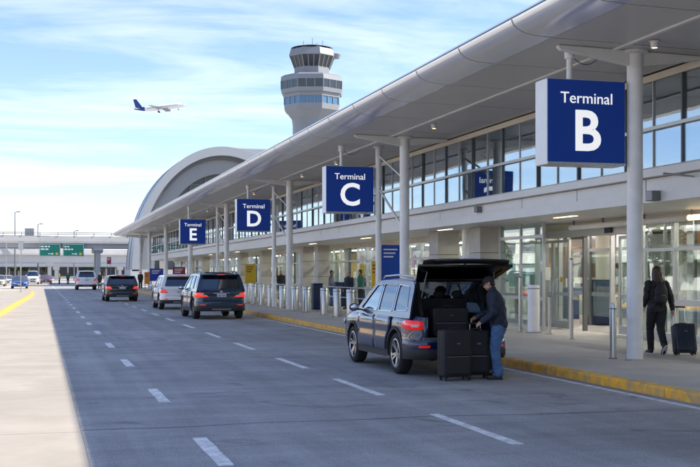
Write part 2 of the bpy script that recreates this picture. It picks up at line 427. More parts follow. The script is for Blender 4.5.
# raised island between the two roads
isl = [(-1.75, 30), (-1.62, 44), (-1.1, 64), (-0.62, 82), (-0.50, 95), (-0.62, 103), (-1.2, 107), (-2.2, 107.5), (-4, 104), (-6.4, 70), (-6.5, 30)]
island = struct(MB().prism(isl, -0.2, 0.145, 'z').build('traffic_island', 'concrete_pale'))
for i in range(8):
    a, c = Vector(isl[i]), Vector(isl[i + 1]); d = c - a; n = max(1, int(d.length / 3)); nr = Vector((d.y, -d.x)).normalized()
    for k in range(n):
        p, q = a + d * (k / n), a + d * ((k + 1) / n) - d.normalized() * 0.02
        MB().prism([tuple(p + nr * 0.012), tuple(q + nr * 0.012), tuple(q - nr * 0.2), tuple(p - nr * 0.2)], -0.1, 0.158, 'z').build('kerbstone', 'yellow_paint', island, bevel=0.008, seg=1)

# ------------------------------------------------------------------ terminal canopy
Y0, Y1 = 5.0, 125.0
def zs(x):                                              # underside of the canopy
    return 5.86 - (x - 8.4) * 0.018 if x < 12.2 else 5.79
SLOTS = []
SL = dict(SLOTS)
canopy = thing('terminal_canopy', 'long pale metal canopy with rounded edge over the terminal kerb', 'canopy', (0, 0, 0))
nose = [(8.58, 5.85), (8.40, 5.86), (8.22, 5.868), (8.06, 5.90), (7.93, 5.955), (7.85, 6.03), (7.815, 6.11), (7.82, 6.17), (7.86, 6.205), (8.0, 6.235), (8.3, 6.27), (8.3, 6.24), (8.02, 6.21), (7.90, 6.18), (7.85, 6.12), (7.88, 6.05), (7.96, 5.99), (8.08, 5.94), (8.25, 5.90), (8.58, 5.885)]
nose = [(x, z) for x, z in nose]
np_ = MB().prism(nose, 0, 2.45).mesh('nose_panel', 'nose_metal', smooth=40)
npl = MB().prism(nose, -35, Y0 - 0.02).build('nose_panel', 'nose_metal', canopy, smooth=40)
for k in range(48): obj('nose_panel', np_, canopy, (0, Y0 + 2.5 * k, 0))
MB().prism(nose[11:] + [(8.5, 5.95), (8.2, 6.1)], Y0, Y1 - 0.03).build('joint_backing', 'joint_dark', canopy)
# a thin rain-bead line along the nose
MB().chain([((7.808, -30, 6.135), 0.011), ((7.808, Y1, 6.135), 0.011)], 8).build('edge_bead', 'steel_dark', canopy)
rows = [(8.60, 10.05), (10.07, 11.9)]
cache = {}
for (xa, xb) in rows:
    y = -35.0
    k = -1
    edges = [(-35.0, 2.5)] + [(2.5 * i, 2.5 * i + 2.5) for i in range(1, 50)]
    for a, b in edges:
        a2 = a + SL.get(a, 0.045) if (xa > 9 or SL.get(a, 0) > 9) else a + 0.04
        if b > Y1: b = Y1
        ln = round(b - a2, 3)
        key = (xa, ln)
        if key not in cache:
            cache[key] = MB().add([(xa, 0, zs(xa)), (xb, 0, zs(xb)), (xb, ln, zs(xb)), (xa, ln, zs(xa)), (xa, 0, zs(xa) + .03), (xb, 0, zs(xb) + .03), (xb, ln, zs(xb) + .03), (xa, ln, zs(xa) + .03)],
                                  [(0, 1, 2, 3), (4, 7, 6, 5), (0, 4, 5, 1), (1, 5, 6, 2), (2, 6, 7, 3), (3, 7, 4, 0)]).mesh('soffit_panel', 'soffit_grey')
        obj('soffit_panel', cache[key], canopy, (0, a2, 0))
BACK_ = [(-35.0, Y1 - .05)]
for a, b in BACK_: MB().box(8.62, 11.88, a, b, zs(8.62) + .035, zs(8.62) + .05).build('soffit_backing', 'joint_dark', canopy)
# roof deck above: bays between the open light slots
bays = []; ya = -35.0
for s, w in SLOTS:
    bays.append((ya, s)); ya = s + w
bays.append((ya, Y1))
for a, b in bays:
    MB().prism([(9.4, zs(9.4) + .18), (12.2, zs(12.2) + .15), (20, 5.95), (20, 6.01), (12.2, zs(12.2) + .21), (9.4, zs(9.4) + .24)], a, b).build('roof_deck', 'roof_metal', canopy)
MB().prism([(8.3, 6.255), (9.45, zs(9.45) + .19), (9.45, zs(9.45) + .26), (8.3, 6.285)], -35, Y1).build('roof_edge', 'roof_metal', canopy)
MB().prism([(8.61, zs(8.61) + .04), (9.39, zs(9.4) + .04), (9.39, zs(9.4) + .17), (8.61, zs(8.61) + .3)], Y0, Y1 - .05).build('roof_core', 'joint_dark', canopy)
MB().box(10.02, 10.10, -35, Y1 - .05, zs(10.05) - .035, zs(10.05) - .003).build('soffit_rail', 'white_metal', canopy)
# far end cap of the canopy
MB().prism(nose[:11] + [(9.4, 6.05), (12.2, 5.86), (12.2, 5.6), (8.6, 5.84)], Y1, Y1 + .05).build('end_cap', 'nose_metal', canopy)
ORD = ['first', 'second', 'third', 'fourth', 'fifth', 'sixth', 'seventh', 'eighth', 'ninth', 'tenth', 'eleventh']
for i_, y in enumerate((17.1, 28.3, 38.6, 44.0, 54.5, 60.0, 70.5, 81, 92, 103)):
    d = thing('downlight', 'small round downlight under the canopy, %s one from the Terminal B sign' % ORD[i_], 'light', (10.36, y, zs(10.36)), 0, 'downlights along the canopy')
    MB().lathe([(0.075, -0.012), (0.095, -0.012), (0.095, -0.02), (0.07, -0.03), (0.07, -0.12), (0.055, -0.13)], 20).build('housing', 'housing_white', d, smooth=40)
    MB().lathe([(0.05, -0.128), (0.05, -0.133)], 20).build('lens', 'lamp_warm', d)

# ------------------------------------------------------------------ columns
def column(name, y, r, label, group, arm=True, x=CX, top=None, base=SW):
    t = thing(name, label, 'column', (x, y, base), 0, group)
    zt = (zs(x) if top is None else top) - base
    MB().lathe([(r, 0.02), (r, zt - .36), (r * 1.02, zt - .35), (r * 1.02, zt - .33), (r, zt - .32), (r, zt - .06)], 28).build('shaft', 'column_white', t, smooth=40)
    MB().lathe([(r * 1.35, 0.001), (r * 1.35, 0.012), (r * 1.04, 0.03)], 28).build('base_plate', 'steel_brushed', t, smooth=30)
    MB().lathe([(r, zt - .07), (r * 1.7, zt - .045), (r * 1.7, zt - .003)], 28).build('cap_plate', 'white_metal', t, smooth=30)
    if arm:
        zb = lambda xx: zs(xx) - base
        MB().prism([(-.05, zt - .30), (-1.5, zb(x - 1.5) - .10), (-1.56, zb(x - 1.56) - .055), (-1.56, zb(x - 1.56) - .006), (1.35, zb(x + 1.35) - .006), (1.35, zb(x + 1.35) - .09), (.05, zt - .28)], -.055, .055).build('bracket_arm', 'white_metal', t, bevel=0.012, seg=1)
    return t
THICK = [18.0, onx(404.5, CX), onx(289.6, CX), onx(226.6, CX), 80.0, 96.0, 111.0, 121.0]
lab = ['thick white round column beside the Terminal B sign', 'thick white round column just right of the Terminal C sign', 'thick white round column just right of the Terminal D sign', 'thick white round column beside the Terminal E sign']
for i, y in enumerate(THICK):
    column('canopy_column', y, 0.145 if i < 4 else 0.17, lab[i] if i < 4 else 'distant white round column, %s past the Terminal E sign along the canopy' % ORD[i - 4], 'thick canopy columns' if i < 4 else 'distant canopy columns')
THIN = [onx(378.5, CX), onx(274.0, CX), onx(217.5, CX)]
for i, y in enumerate(THIN):
    t = column('sign_column', y, 0.095, 'slim white round column carrying the Terminal %s sign' % 'CDE'[i], 'slim sign columns', arm=False)
    # diagonal brace to the thick column in front of it
    dy = THICK[i + 1] - y
    MB().tube((0, 0, 4.35), (0, dy + .14, 2.95), 0.035, n=10).build('brace', 'white_metal', t, smooth=40)
    MB().tube((0, -.05, zs(CX) - .45), (0, dy + .14, 4.45), 0.03, n=10).build('brace', 'white_metal', t, smooth=40)

# ------------------------------------------------------------------ terminal signs
def terminal_sign(letter, x0, x1, y, z0, z1, dep=0.5, hang=0.95):
    t = thing('terminal_sign', 'navy Terminal %s sign box with white lettering' % letter, 'sign', ((x0 + x1) / 2, y, z0), 0, 'terminal signs under the canopy')
    w, h = x1 - x0, z1 - z0
    MB().box(-w / 2, w / 2, 0.02, dep, 0, h).build('housing', 'housing_white', t, bevel=0.012)
    MB().box(-w / 2 + .012, w / 2 - .012, 0.0, 0.03, .05, h - .012).build('face', 'sign_navy', t, bevel=0.004, seg=1)
    MB().box(-w / 2 + .0, w / 2, -0.012, 0.04, 0.0, 0.042).build('bottom_trim', 'steel_brushed', t)
    obj('lettering', text('Terminal', h * .185, 0.0, depth=0.006, sx=1.02), t, (0, -.004, h * .775))
    obj('letter', text(letter, h * .66, 0.022, depth=0.006, sx=0.98), t, (0, -.004, h * .375))
    zt = zs((x0 + x1) / 2) - z0
    xh = -w / 2 + w * .36
    MB().lathe([(.055, h - .01), (.055, zt - .20), (.09, zt - .19), (.10, zt - .02), (.11, zt - .003)], 20, (xh, dep / 2, 0)).build('hanger', 'housing_white', t, smooth=40)
    pts = [(xh + .05 + .55 * k / 8, dep / 2, zt - .15 - .13 * math.sin(PI * k / 8)) for k in range(9)]
    MB().chain([(p, .009) for p in pts], 6).build('cable', 'steel_dark', t, smooth=60)
    MB().box(w / 2 - .002, w / 2 + .07, dep * .4, dep * .6, h * .2, h * .26).build('bracket', 'steel_dark', t)
    MB().box(w / 2 - .002, w / 2 + .07, dep * .4, dep * .6, h * .74, h * .8).build('bracket', 'steel_dark', t)
    return t
terminal_sign('B', 8.72, 10.28, 17.95, 3.70, 5.24)
terminal_sign('C', 8.74, 10.33, THIN[0] - .05, 3.66, 5.16)
terminal_sign('D', 8.74, 10.33, THIN[1] - .05, 3.66, 5.18)
terminal_sign('E', 8.25, 9.83, onx(180, 8.25), 3.50, 5.05)

# ------------------------------------------------------------------ terminal building
term = thing('terminal_building', 'glazed two-storey terminal building behind the canopy columns', 'building', (FX, 0, 0))
T = lambda o: (setattr(o, 'parent', term), setattr(o, 'location', (o.location.x - FX, o.location.y, o.location.z)))[0] or o
def tp(mb, name, m, **k): return T(mb.build(name, m, **k))
YA, YB = 8.0, 124.5
tp(MB().box(LX + .25, 26, -30, YB, 3.20, 3.60), 'upper_floor_slab', 'interior_ceiling')
tp(MB().prism([(LX, 3.16), (LX + 2.76, 3.16), (LX + 2.76, 3.198), (LX + .3, 3.198), (LX + .06, 3.38), (LX, 3.38)], -30, YB), 'lower_fascia', 'fascia_panel')
fp = MB().box(0, .06, 0, 2.965, 0, .27).mesh('fascia_panel', 'fascia_panel', bevel=.004, seg=1)
for k in range(39): T(obj('fascia_panel', fp, None, (LX + .16, YA + 3 * k, 3.39)))
tp(MB().box(LX + .225, LX + .249, -30, YB, 3.25, 3.68), 'fascia_backing', 'joint_dark')
tp(MB().prism([(LX - .03, 3.67), (LX + .32, 3.67), (LX + .32, 3.86), (LX + .0, 3.86), (LX - .03, 3.83)], -30, YB), 'ledge', 'fascia_panel')
# upper glazing
UT = zs(GX) - .02
tp(MB().box(GX - .06, GX + .10, -30, YB, UT - .14, UT), 'head_beam', 'cream_beam')
pitch = 2.15; n = int((YB - YA) / pitch); hu = UT - .14 - 3.86
pu = MB().box(-.006, .006, .026, pitch - .026, .0, hu * .46 - .03).mesh('pane', 'glass_upper')
pu2 = MB().box(-.006, .006, .03, pitch - .03, hu * .46 + .03, hu - .01).mesh('pane', 'glass_upper')
mu2 = MB().box(-.03, .04, pitch / 2 - .014, pitch / 2 + .014, 0, hu).mesh('mullion', 'mullion_light')
mu = MB().box(-.05, .07, -.024, .024, 0, hu).mesh('mullion', 'mullion_dark')
for k in range(n):
    for me_ in (pu, pu2):
        po_ = obj('pane', me_, None, (GX, YA + k * pitch, 3.86)); T(po_); po_.rotation_euler = (0, random.uniform(-.004, .004), random.uniform(-.004, .004))
    T(obj('mullion', mu2, None, (GX, YA + k * pitch, 3.86)))
    T(obj('mullion', mu, None, (GX, YA + k * pitch, 3.86)))
tp(MB().box(GX - .09, GX + .05, YA, YB, 3.86 + hu * .46 - .035, 3.86 + hu * .46 + .035), 'transom', 'mullion_light')
tp(MB().box(19.8, 20, -30, YB, 3.60, 6.9), 'upper_back_wall', 'interior_wall')
for k in range(14): tp(MB().lathe([(.16, 0), (.16, 2.18)], 16, (13.4, 11 + 8.6 * k, 3.60)), 'upper_column', 'interior_wall', smooth=40)
tp(MB().box(20, 27, -30, YB, 3.9, 5.6), 'rear_block', 'interior_wall')
# lower glazing
H1 = 3.16
tp(MB().box(FX - .05, FX + .12, -30, YB, 2.96, H1 - .002), 'lintel', 'cream_beam')
lp = 1.5; nl = int((YB - YA) / lp)
DOOR = {k for k in range(nl) if 24.4 < YA + k * lp < 29.9}
ROWS = [(.16 + SW, .98), (1.12, 2.28), (2.36, 2.96)]
pm = [MB().box(-.006, .006, .035, lp - .035, a, b).mesh('pane', 'glass_lower') for a, b in ROWS]
ml = MB().box(-.06, .06, -.035, .035, SW, 2.98).mesh('mullion', 'mullion_light')
md = MB().box(-.06, .06, -.035, .035, SW, 2.98).mesh('mullion', 'mullion_dark')
for k in range(nl):
    y = YA + k * lp
    T(obj('mullion', md if k % 4 == 1 else ml, None, (FX, y, 0)))
    if k in DOOR: continue
    for me in pm: T(obj('pane', me, None, (FX, y, 0)))
for nm, z0, z1, pr in (('sill', SW, SW + .16, .07), ('push_rail', .98, 1.12, .075), ('transom', 2.28, 2.36, .055)):
    a = YA
    for k in sorted(DOOR) + [nl]:
        y = YA + k * lp
        if y - a > .5: tp(MB().box(FX - pr, FX + .05, a + .036, y - .036, z0, z1), nm, 'mullion_light')
        a = y + lp
# entrance: sliding door leaves, one side open
dy0 = min(YA + k * lp for k in DOOR); dyn = len(DOOR) * lp
def leaf(y, w, x, label=None):
    d = T(obj('door', None, None, (x, y, SW))); d.empty_display_size = .1
    b = MB()
    b.box(-.03, .03, 0, .06, .02, 2.55).box(-.03, .03, w - .06, w, .02, 2.55).box(-.03, .03, .06, w - .06, .02, .24).box(-.03, .03, .06, w - .06, 2.47, 2.55).box(-.032, .032, .06, w - .06, .95, 1.05)
    b.build('door_frame', 'mullion_light', d)
    MB().box(-.006, .006, .06, w - .06, .24, .95).build('pane', 'glass_lower', d); MB().box(-.006, .006, .06, w - .06, 1.05, 2.47).build('pane', 'glass_lower', d)
    MB().tube((-.06, w - .1, .8), (-.06, w - .1, 1.35), .015, n=8).build('handle', 'steel_brushed', d)
    MB().box(-.012, -.008, w * .5 - .07, w * .5 + .07, 1.34, 1.48).build('sticker', 'yellow_board' if w > .99 else 'sign_white', d)
leaf(dy0 + .04, .9, FX - .1); leaf(dy0 + dyn - 1.24, 1.2, FX - .1); leaf(dy0 + dyn - 2.30, 1.04, FX - .1)
tp(MB().box(FX - .16, FX + .08, dy0 - .05, dy0 + dyn + .05, 2.76, 2.98), 'door_header', 'mullion_light', bevel=.01)
tp(MB().box(FX - .21, FX - .165, dy0 + 1.2, dy0 + 1.55, 2.80, 2.94), 'door_sensor', 'black_plastic')
# glass screen standing out from the facade at the entrance
xs_, sa, sb = 13.3, 27.6, 30.55
for y in (sa, (sa + sb) / 2, sb): tp(MB().box(xs_ - .035, xs_ + .035, y - .035, y + .035, SW, 3.16), 'screen_post', 'mullion_light')
for z in (SW + .05, 1.0, 2.72):
    for a, b in ((sa, (sa + sb) / 2), ((sa + sb) / 2, sb)): tp(MB().box(xs_ - .03, xs_ + .03, a + .036, b - .036, z, z + .09), 'screen_rail', 'mullion_light')
for z0, z1 in ((SW + .14, 1.0), (1.09, 2.72), (2.81, 3.15)):
    for a, b in ((sa, (sa + sb) / 2), ((sa + sb) / 2, sb)): tp(MB().box(xs_ - .006, xs_ + .006, a + .036, b - .036, z0, z1), 'screen_pane', 'glass_lower')
# stone piers
def pier(x, y, w, d):
    p = T(obj('pier', None, None, (x, y, SW)))
    z = 0
    for h in (.62, .8, .8, .79):
        MB().box(0, w, 0, d, z + .006, z + h - .006).build('pier_stone', 'stone', p, bevel=.008, seg=1); z += h
    MB().box(.02, w - .02, .02, d - .02, 0, 3.0).build('pier_core', 'joint_dark', p)
pier(12.9, onx(480, 12.9), .85, .9); pier(12.9, onx(438, 12.9), .75, .9)
for px in (318, 303, 262, 240, 203, 188, 160): pier(13.5, onx(px, 13.5), .6, .7)
tp(MB().lathe([(.13, SW), (.13, 3.16)], 20, (13.3, onx(466, 13.3), 0)), 'round_pier', 'column_white', smooth=40)
# soffit lights and long tube light over the entrance
for k, y in enumerate([16.2, 24.5, 33, 42, 51, 61, 72, 84]):
    tp(MB().box(12.6, 12.72, y, y + 1.1, 3.146, 3.162), 'light_strip', 'lamp_warm' if k % 2 else 'lamp_white')
tp(MB().tube((13.9, 21.5, 2.98), (13.9, 27.2, 2.98), .07, n=16), 'air_duct', 'white_metal', smooth=40)
tp(MB().tube((13.9, 21.49, 2.98), (13.9, 19.3, 2.98), .062, n=16), 'tube_light', 'lamp_warm', smooth=40)
for y in (19.6, 21.4, 23.4, 25.4, 27): tp(MB().box(13.88, 13.92, y - .02, y + .02, 3.03, 3.162), 'light_bracket', 'steel_dark')
# small boxes on the fascia
yb = onx(653, LX - .1); tp(MB().box(LX - .2, LX - .002, yb - .12, yb + .12, 3.17, 3.37), 'loudspeaker', 'steel_dark', bevel=.01)
yb = onx(472, LX - .1); tp(MB().box(LX + .0, LX + .158, yb - .1, yb + .1, 3.45, 3.62), 'security_camera', 'steel_dark', bevel=.01)
tp(MB().tube((LX - .5, onx(672, LX - .3), 3.62), (LX + .16, onx(672, LX - .3), 3.58), .02, n=8), 'flag_rod', 'mullion_light')
# interior
tp(MB().box(FX + .1, 24, -30, YB, SW - .02, SW + .004), 'interior_floor', 'interior_floor')
tp(MB().box(22, 22.2, -30, YB, SW, 3.2), 'interior_wall', 'interior_wall')
random.seed(11)
mat('shop_teal', (0.12, 0.30, 0.28), 0.6); mat('shop_white', (0.72, 0.71, 0.68), 0.6); mat('shop_brown', (0.22, 0.13, 0.08), 0.6); mat('shop_grey', (0.25, 0.26, 0.28), 0.6); mat('shop_green', (0.10, 0.20, 0.06), 0.6)
cm = ['orange_board', 'shop_grey', 'shop_white', 'shop_teal', 'shop_white', 'cream_beam', 'red_board', 'shop_white', 'yellow_board', 'shop_brown', 'shop_green', 'blue_board']
y = 9.0
while y < 118:
    w = random.uniform(1.0, 2.6); z0 = random.choice((SW, SW, 1.0, 2.1)); z1 = min(3.1, z0 + random.uniform(.6, 2.2)); x0 = 21.75 - random.uniform(0, 3.0)
    sf = tp(MB().box(x0, 21.9, y, y + w, z0 + .01, z1), 'shop_front', random.choice(cm))
    if z1 - z0 > .9:
        for j in range(random.randint(2, 5)):
            ya_ = y + random.uniform(.05, w - .5); zz0 = random.uniform(z0 + .1, z1 - .4); bx_ = MB().box(x0 - .04, x0 - .005, ya_, min(y + w - .02, ya_ + random.uniform(.25, .8)), zz0, zz0 + random.uniform(.12, .4)).build('shop_display', random.choice(cm), None)
            bx_.parent = sf; bx_.location = (0, 0, 0)
    y += w + random.uniform(.05, .5)
for k in range(64):
    y = 9 + k * 1.7 + random.uniform(-.5, .5); x = random.uniform(15.6, 20.5); h = random.uniform(.8, 1.6)
    if 24 < y < 31 and x < 17.8: x = 19
    ct_ = tp(MB().box(x, x + random.uniform(.4, .9), y, y + random.uniform(.4, 1.2), SW + .005, h), 'counter', random.choice(['shop_grey', 'bin_blue', 'cream_beam', 'shop_brown', 'shop_white', 'shop_teal', 'shop_white']), bevel=.02)
    tp(MB().box(x + .05, x + .1, y + .1, y + .5, h + .001, h + random.uniform(.25, .5)), 'counter_screen', random.choice(['interior_dark', 'blue_board', 'shop_white', 'orange_board']))
for k in range(26): tp(MB().lathe([(.22, SW), (.22, 3.2)], 14, (17.5, 10 + 4.4 * k, 0)), 'interior_column', 'interior_wall' if k % 3 else 'shop_grey', smooth=40)
for k in range(44):
    for x in (15.6, 19.2): tp(MB().box(x, x + .16, 9 + 2.6 * k, 10.5 + 2.6 * k, 3.17, 3.198), 'ceiling_light', 'lamp_interior')
# inner glass screen behind the doors
for k in range(8): tp(MB().box(16.16, 16.24, 22 + 1.4 * k - .03, 22 + 1.4 * k + .03, SW + .005, 3.19), 'inner_mullion', 'mullion_dark')
for k in range(7):
    tp(MB().box(16.195, 16.205, 22.03 + 1.4 * k, 23.37 + 1.4 * k, SW + .3, 2.4), 'inner_pane', 'glass_lower')
    tp(MB().box(16.17, 16.23, 22.03 + 1.4 * k, 23.37 + 1.4 * k, 2.4, 2.5), 'inner_transom', 'mullion_dark')
# the interior signs that read through the glass
tp(MB().box(18.0, 18.05, 23.2, 27.6, 2.35, 2.95), 'shop_sign', 'orange_board')
tp(MB().box(15.6, 15.68, 19.0, 20.9, 1.55, 2.35), 'blue_poster', 'blue_board')
# ------------------------------------------------------------------ background: overpass, far buildings, tower, arch, aeroplane
mat('far_white', (0.47, 0.47, 0.47), 0.5, var=0.05, ns=0.1)
mat('far_grey', (0.22, 0.235, 0.25), 0.6, var=0.06, ns=0.1)
mat('tower_grey', (0.21, 0.225, 0.245), 0.5, var=0.07, ns=0.15)
mat('arch_white', (0.34, 0.36, 0.38), 0.4, var=0.04, ns=0.05)
mat('arch_grey', (0.16, 0.175, 0.19), 0.5, var=0.05, ns=0.08)
mat('arch_dark', (0.085, 0.092, 0.10), 0.4, var=0.1, ns=0.1)
mat('window_blue', (0.05, 0.15, 0.27), 0.15, spec=0.8)
mat('window_dark', (0.015, 0.018, 0.022), 0.12, spec=0.8)
mat('airliner_blue', (0.006, 0.035, 0.20), 0.4)
mat('airliner_white', (0.72, 0.73, 0.75), 0.35)
mat('engine_grey', (0.25, 0.26, 0.28), 0.4)
def overpass(name, label, y, z0, z1, w, x0, x1, piers, rail=True, pier_w=.8):
    t = thing(name, label, 'overpass', (0, y, 0))
    MB().prism([(0, z1 - .25), (w, z1 - .25), (w, z1), (0, z1)], x0, x1, 'x').build('deck', 'overpass_concrete', t)
    for k in range(5):
        yy = .35 + (w - 1.1) * k / 4
        MB().prism([(yy, z0 + .02), (yy + .4, z0 + .02), (yy + .3, z0 + .3), (yy + .3, z1 - .26), (yy + .1, z1 - .26), (yy + .1, z0 + .3)], x0, x1, 'x').build('girder', 'overpass_concrete', t)
    for yy in (-.12, w - .18):
        n = int((x1 - x0) / 6)
        pm = MB().prism([(0, -.35), (.3, -.35), (.3, .02), (.22, .9), (.1, .9), (0, .02)], 0, 5.96, 'x').mesh('parapet', 'overpass_concrete')
        for k in range(n): obj('parapet', pm, t, (x0 + 6 * k, yy, z1 + .01))
    if rail:
        for zz in (.35, .6): MB().tube((x0, -.05, z1 + .9 + zz), (x1, -.05, z1 + .9 + zz), .05, n=6).build('guard_rail', 'steel_dark', t)
        po = MB().box(-.05, .05, -.1, 0, .9, 1.5).mesh('rail_post', 'steel_dark')
        for k in range(int((x1 - x0) / 3)): obj('rail_post', po, t, (x0 + 3 * k, 0, z1))
    for px in piers:
        p = obj('pier', None, t, (px, w / 2, 0))
        for yy in (-w * .3, w * .3): MB().box(-pier_w / 2, pier_w / 2, yy - .6, yy + .6, -.02, z0 - .75).build('pier_shaft', 'overpass_concrete', p, bevel=.08)
        MB().prism([(-w * .46, z0 - .4), (-w * .36, z0 - .8), (w * .36, z0 - .8), (w * .46, z0 - .4), (w * .46, z0 + .015), (-w * .46, z0 + .015)], px - .8 - px, .8, 'x').build('pier_cap', 'overpass_concrete', p)
    return t
overpass('overpass', 'concrete road overpass carrying two green direction signs', 196, 6.1, 7.2, 9, -96, 78, (-62, -38, -14, 9.8, 32, 54))
overpass('overpass', 'lower concrete overpass behind the one with green signs', 246, 3.9, 6.0, 9, -96, 96, (-70, -52, -34, -16, 2, 20, 38, 56), False)
overpass('overpass', 'farthest low concrete ramp beyond the two overpasses', 290, 3.3, 5.0, 8, -120, 120, (-60, -44, -28, -12, 4, 20, 36), False)
for i, (px, words) in enumerate(((50, ((.5, .42, .3), (.62, .5))), (74, ((.34, .3), (.45, .38, .3))))):
    x, y, z = at(px, 250, 187)
    t = thing('direction_sign', 'green overhead direction sign on the overpass, ' + ('nearer the light-blue glass building' if i == 0 else 'nearer the far end of the canopy'), 'sign', (x, 195.6, 0), 0, 'green overpass signs')
    zc = z
    MB().box(-1.75, 1.75, -.08, .0, zc - 1.05, zc + 1.1).build('panel', 'green_sign', t, bevel=.03)
    fr = MB()
    for a in (-1.70, 1.66): fr.box(a, a + .04, -.086, -.078, zc - 1.0, zc + 1.05)
    fr.box(-1.70, 1.70, -.087, -.078, zc + 1.01, zc + 1.05).box(-1.70, 1.70, -.087, -.078, zc - 1.0, zc - .96)
    fr.build('border', 'sign_white', t)
    for k, row in enumerate(words):                          # the distant wording cannot be read: word-shaped marks
        xw = -1.5
        for wd in row: MB().box(xw, xw + wd, -.088, -.079, zc + .52 - k * .46, zc + .74 - k * .46).build('printed_word', 'sign_white', t); xw += wd + .14
    MB().prism([(-.5, -.06), (.15, -.06), (.15, -.18), (.45, 0), (.15, .18), (.15, .06), (-.5, .06)], -.09, -.08).build('arrow', 'sign_white', t, loc=(.2, 0, zc - .62))
    MB().box(.95, 1.35, -.09, -.08, zc - .8, zc - .42).build('route_shield', 'yellow_board', t)
    for a in (-1.2, 1.2): MB().box(a - .06, a + .06, 0, .35, zc - .9, zc + .9).build('mount', 'steel_dark', t)

# lamp posts far left
for px, top, zc, lb in ((15, 212, 235, 'tall grey street lamp rising in front of the light-blue glass building'), (38, 224, 250, 'grey street lamp beside the corner of the light-blue glass building'), (74, 231, 262, 'grey street lamp rising above the second green direction sign')):
    x, y, z = at(px, top, zc)
    t = thing('street_lamp', lb, 'street lamp', (x, y, 0), 0, 'street lamps behind the overpass')
    MB().chain([((0, 0, 0), .16), ((0, 0, z - .3), .09), ((0, 0, z), .08)], 10).build('pole', 'steel_dark', t, smooth=40)
    MB().chain([((0, 0, z - .15), .06), ((.4, 0, z), .05), ((.6, 0, z), .05)], 8).build('arm', 'steel_dark', t)
    MB().box(.3, 1.1, -.2, .2, z - .05, z + .14).build('lamp_head', 'steel_dark', t, bevel=.04)
# slim sign pole on the island nose
x, y = g(30.5, 291.5, .145)
t = thing('sign_pole', 'slim grey pole at the tip of the traffic island', 'pole', (x - .75, y - 3, .145))
MB().tube((0, 0, 0), (0, 0, 4.3), .045, n=10).build('pole', 'steel_brushed', t); MB().lathe([(.12, 0), (.12, .02)], 12).build('base_plate', 'steel_dark', t)
MB().box(-.22, .22, -.07, -.05, 3.55, 4.25).build('sign_plate', 'steel_brushed', t, bevel=.02)
x, y, z = at(6.5, 240, 150)
t = thing('sign_pole', 'tall slim grey pole on the inner road before the overpass', 'pole', (x, y, 0))
MB().tube((0, 0, -.01), (0, 0, 6.0), .07, n=10).build('pole', 'steel_brushed', t); MB().lathe([(.16, 0), (.16, .03)], 12).build('base_plate', 'steel_dark', t)

def glass_block(name, label, x0, x1, y0, y1, h, nx, nz, wm='window_blue', fm='far_white', cat='building'):
    t = thing(name, label, cat, ((x0 + x1) / 2, y0, 0))
    w = x1 - x0
    MB().box(-w / 2, w / 2, 0, y1 - y0, 0, h).build('wall', fm, t); MB().box(-w / 2 - .3, w / 2 + .3, -.3, y1 - y0 + .3, h, h + .5).build('roof', 'far_grey', t)
    cw, ch = w / nx, h / nz
    p = MB().box(-cw * .42, cw * .42, -.12, -.02, ch * .18, ch * .82).mesh('window', wm)
    for i in range(nx):
        for k in range(nz): obj('window', p, t, (-w / 2 + cw * (i + .5), 0, ch * k))
    return t
x, y, z = at(0, 236.5, 430); b = glass_block('office_building', 'pale office building with light-blue glass bands beyond the overpass', x - 12, x + 18.5, y, y + 30, z, 8, 4, 'window_blue')
MB().box(6, 9.5, 4, 8, z + .5, z + 3.5).build('roof_plant', 'far_grey', b)
x, y, z = at(24, 240, 400); glass_block('office_building', 'small white building in front of the light-blue glass one', x - 3.5, x + 4.2, y, y + 10, z, 4, 3, 'window_blue')
x, y, z = at(118, 262, 330); glass_block('airport_building', 'low white airport building seen under the overpass', x - 34, x + 16, y, y + 12, 4.6, 18, 1, 'window_dark')

# barrel-roofed terminal behind the canopy
ar = thing('arched_terminal', 'barrel-roofed terminal hall with white arched rim behind the canopy', 'building', (24.3, 150, 0))
def arc(rx, rz, zb, n=40, a0=PI, a1=0.0): return [(rx * math.cos(a0 + (a1 - a0) * k / n), zb + rz * math.sin(a0 + (a1 - a0) * k / n)) for k in range(n + 1)]
def shell(name, ro, ri, zo, zi, y0, y1, m, seg=14):
    o, i = arc(ro, zo, 2.0, 56), arc(ri, zi, 2.0, 56)
    k = 0
    b = MB(); rows = []
    for (p, q) in zip(o, i): rows.append([(p[0], y0, p[1]), (p[0], y1, p[1]), (q[0], y1, q[1]), (q[0], y0, q[1]), (p[0], y0, p[1])])
    return b.grid(rows).build(name, m, ar, smooth=35)
shell('roof_shell', 12.4, 11.5, 17.1, 15.9, 0, 11, 'arch_white')
shell('arch_rim', 11.48, 11.1, 15.88, 15.4, .9, 3, 'arch_dark')
shell('arch_soffit', 11.1, 9.3, 15.4, 13.5, 1.4, 3, 'far_grey')
q = arc(9.5, 13.6, 2.0, 40); MB().prism(q, 3.2, 3.4).build('end_glazing', 'arch_dark', ar)
for k in range(-4, 5):
    xx = k * 2.1; hh = 2 + 13.5 * math.sqrt(max(0, 1 - (xx / 9.4) ** 2))
    MB().box(xx - .08, xx + .06, 3.0, 3.19, 2, hh).build('mullion', 'arch_grey', ar)
for k in range(1, 6):
    ww = 9.2 * math.sqrt(1 - (k * 2.4 / 13.6) ** 2); MB().box(-ww, ww, 3.02, 3.185, 2 + k * 2.4, 2.1 + k * 2.4).build('transom', 'arch_grey', ar)
for k in range(1, 3):
    o = arc(12.42, 17.12, 2.0, 40); b = MB()
    b.chain([((p[0], 5.0 * k, p[1]), .06) for p in o], 4).build('roof_seam', 'arch_grey', ar)
MB().box(-12.6, 12.6, .0, 11, 0, 2.2).build('base_wall', 'far_white', ar)
xa, ya_, za = at(201, 147, 166); xb, yb_, zb_ = at(290, 148, 166)
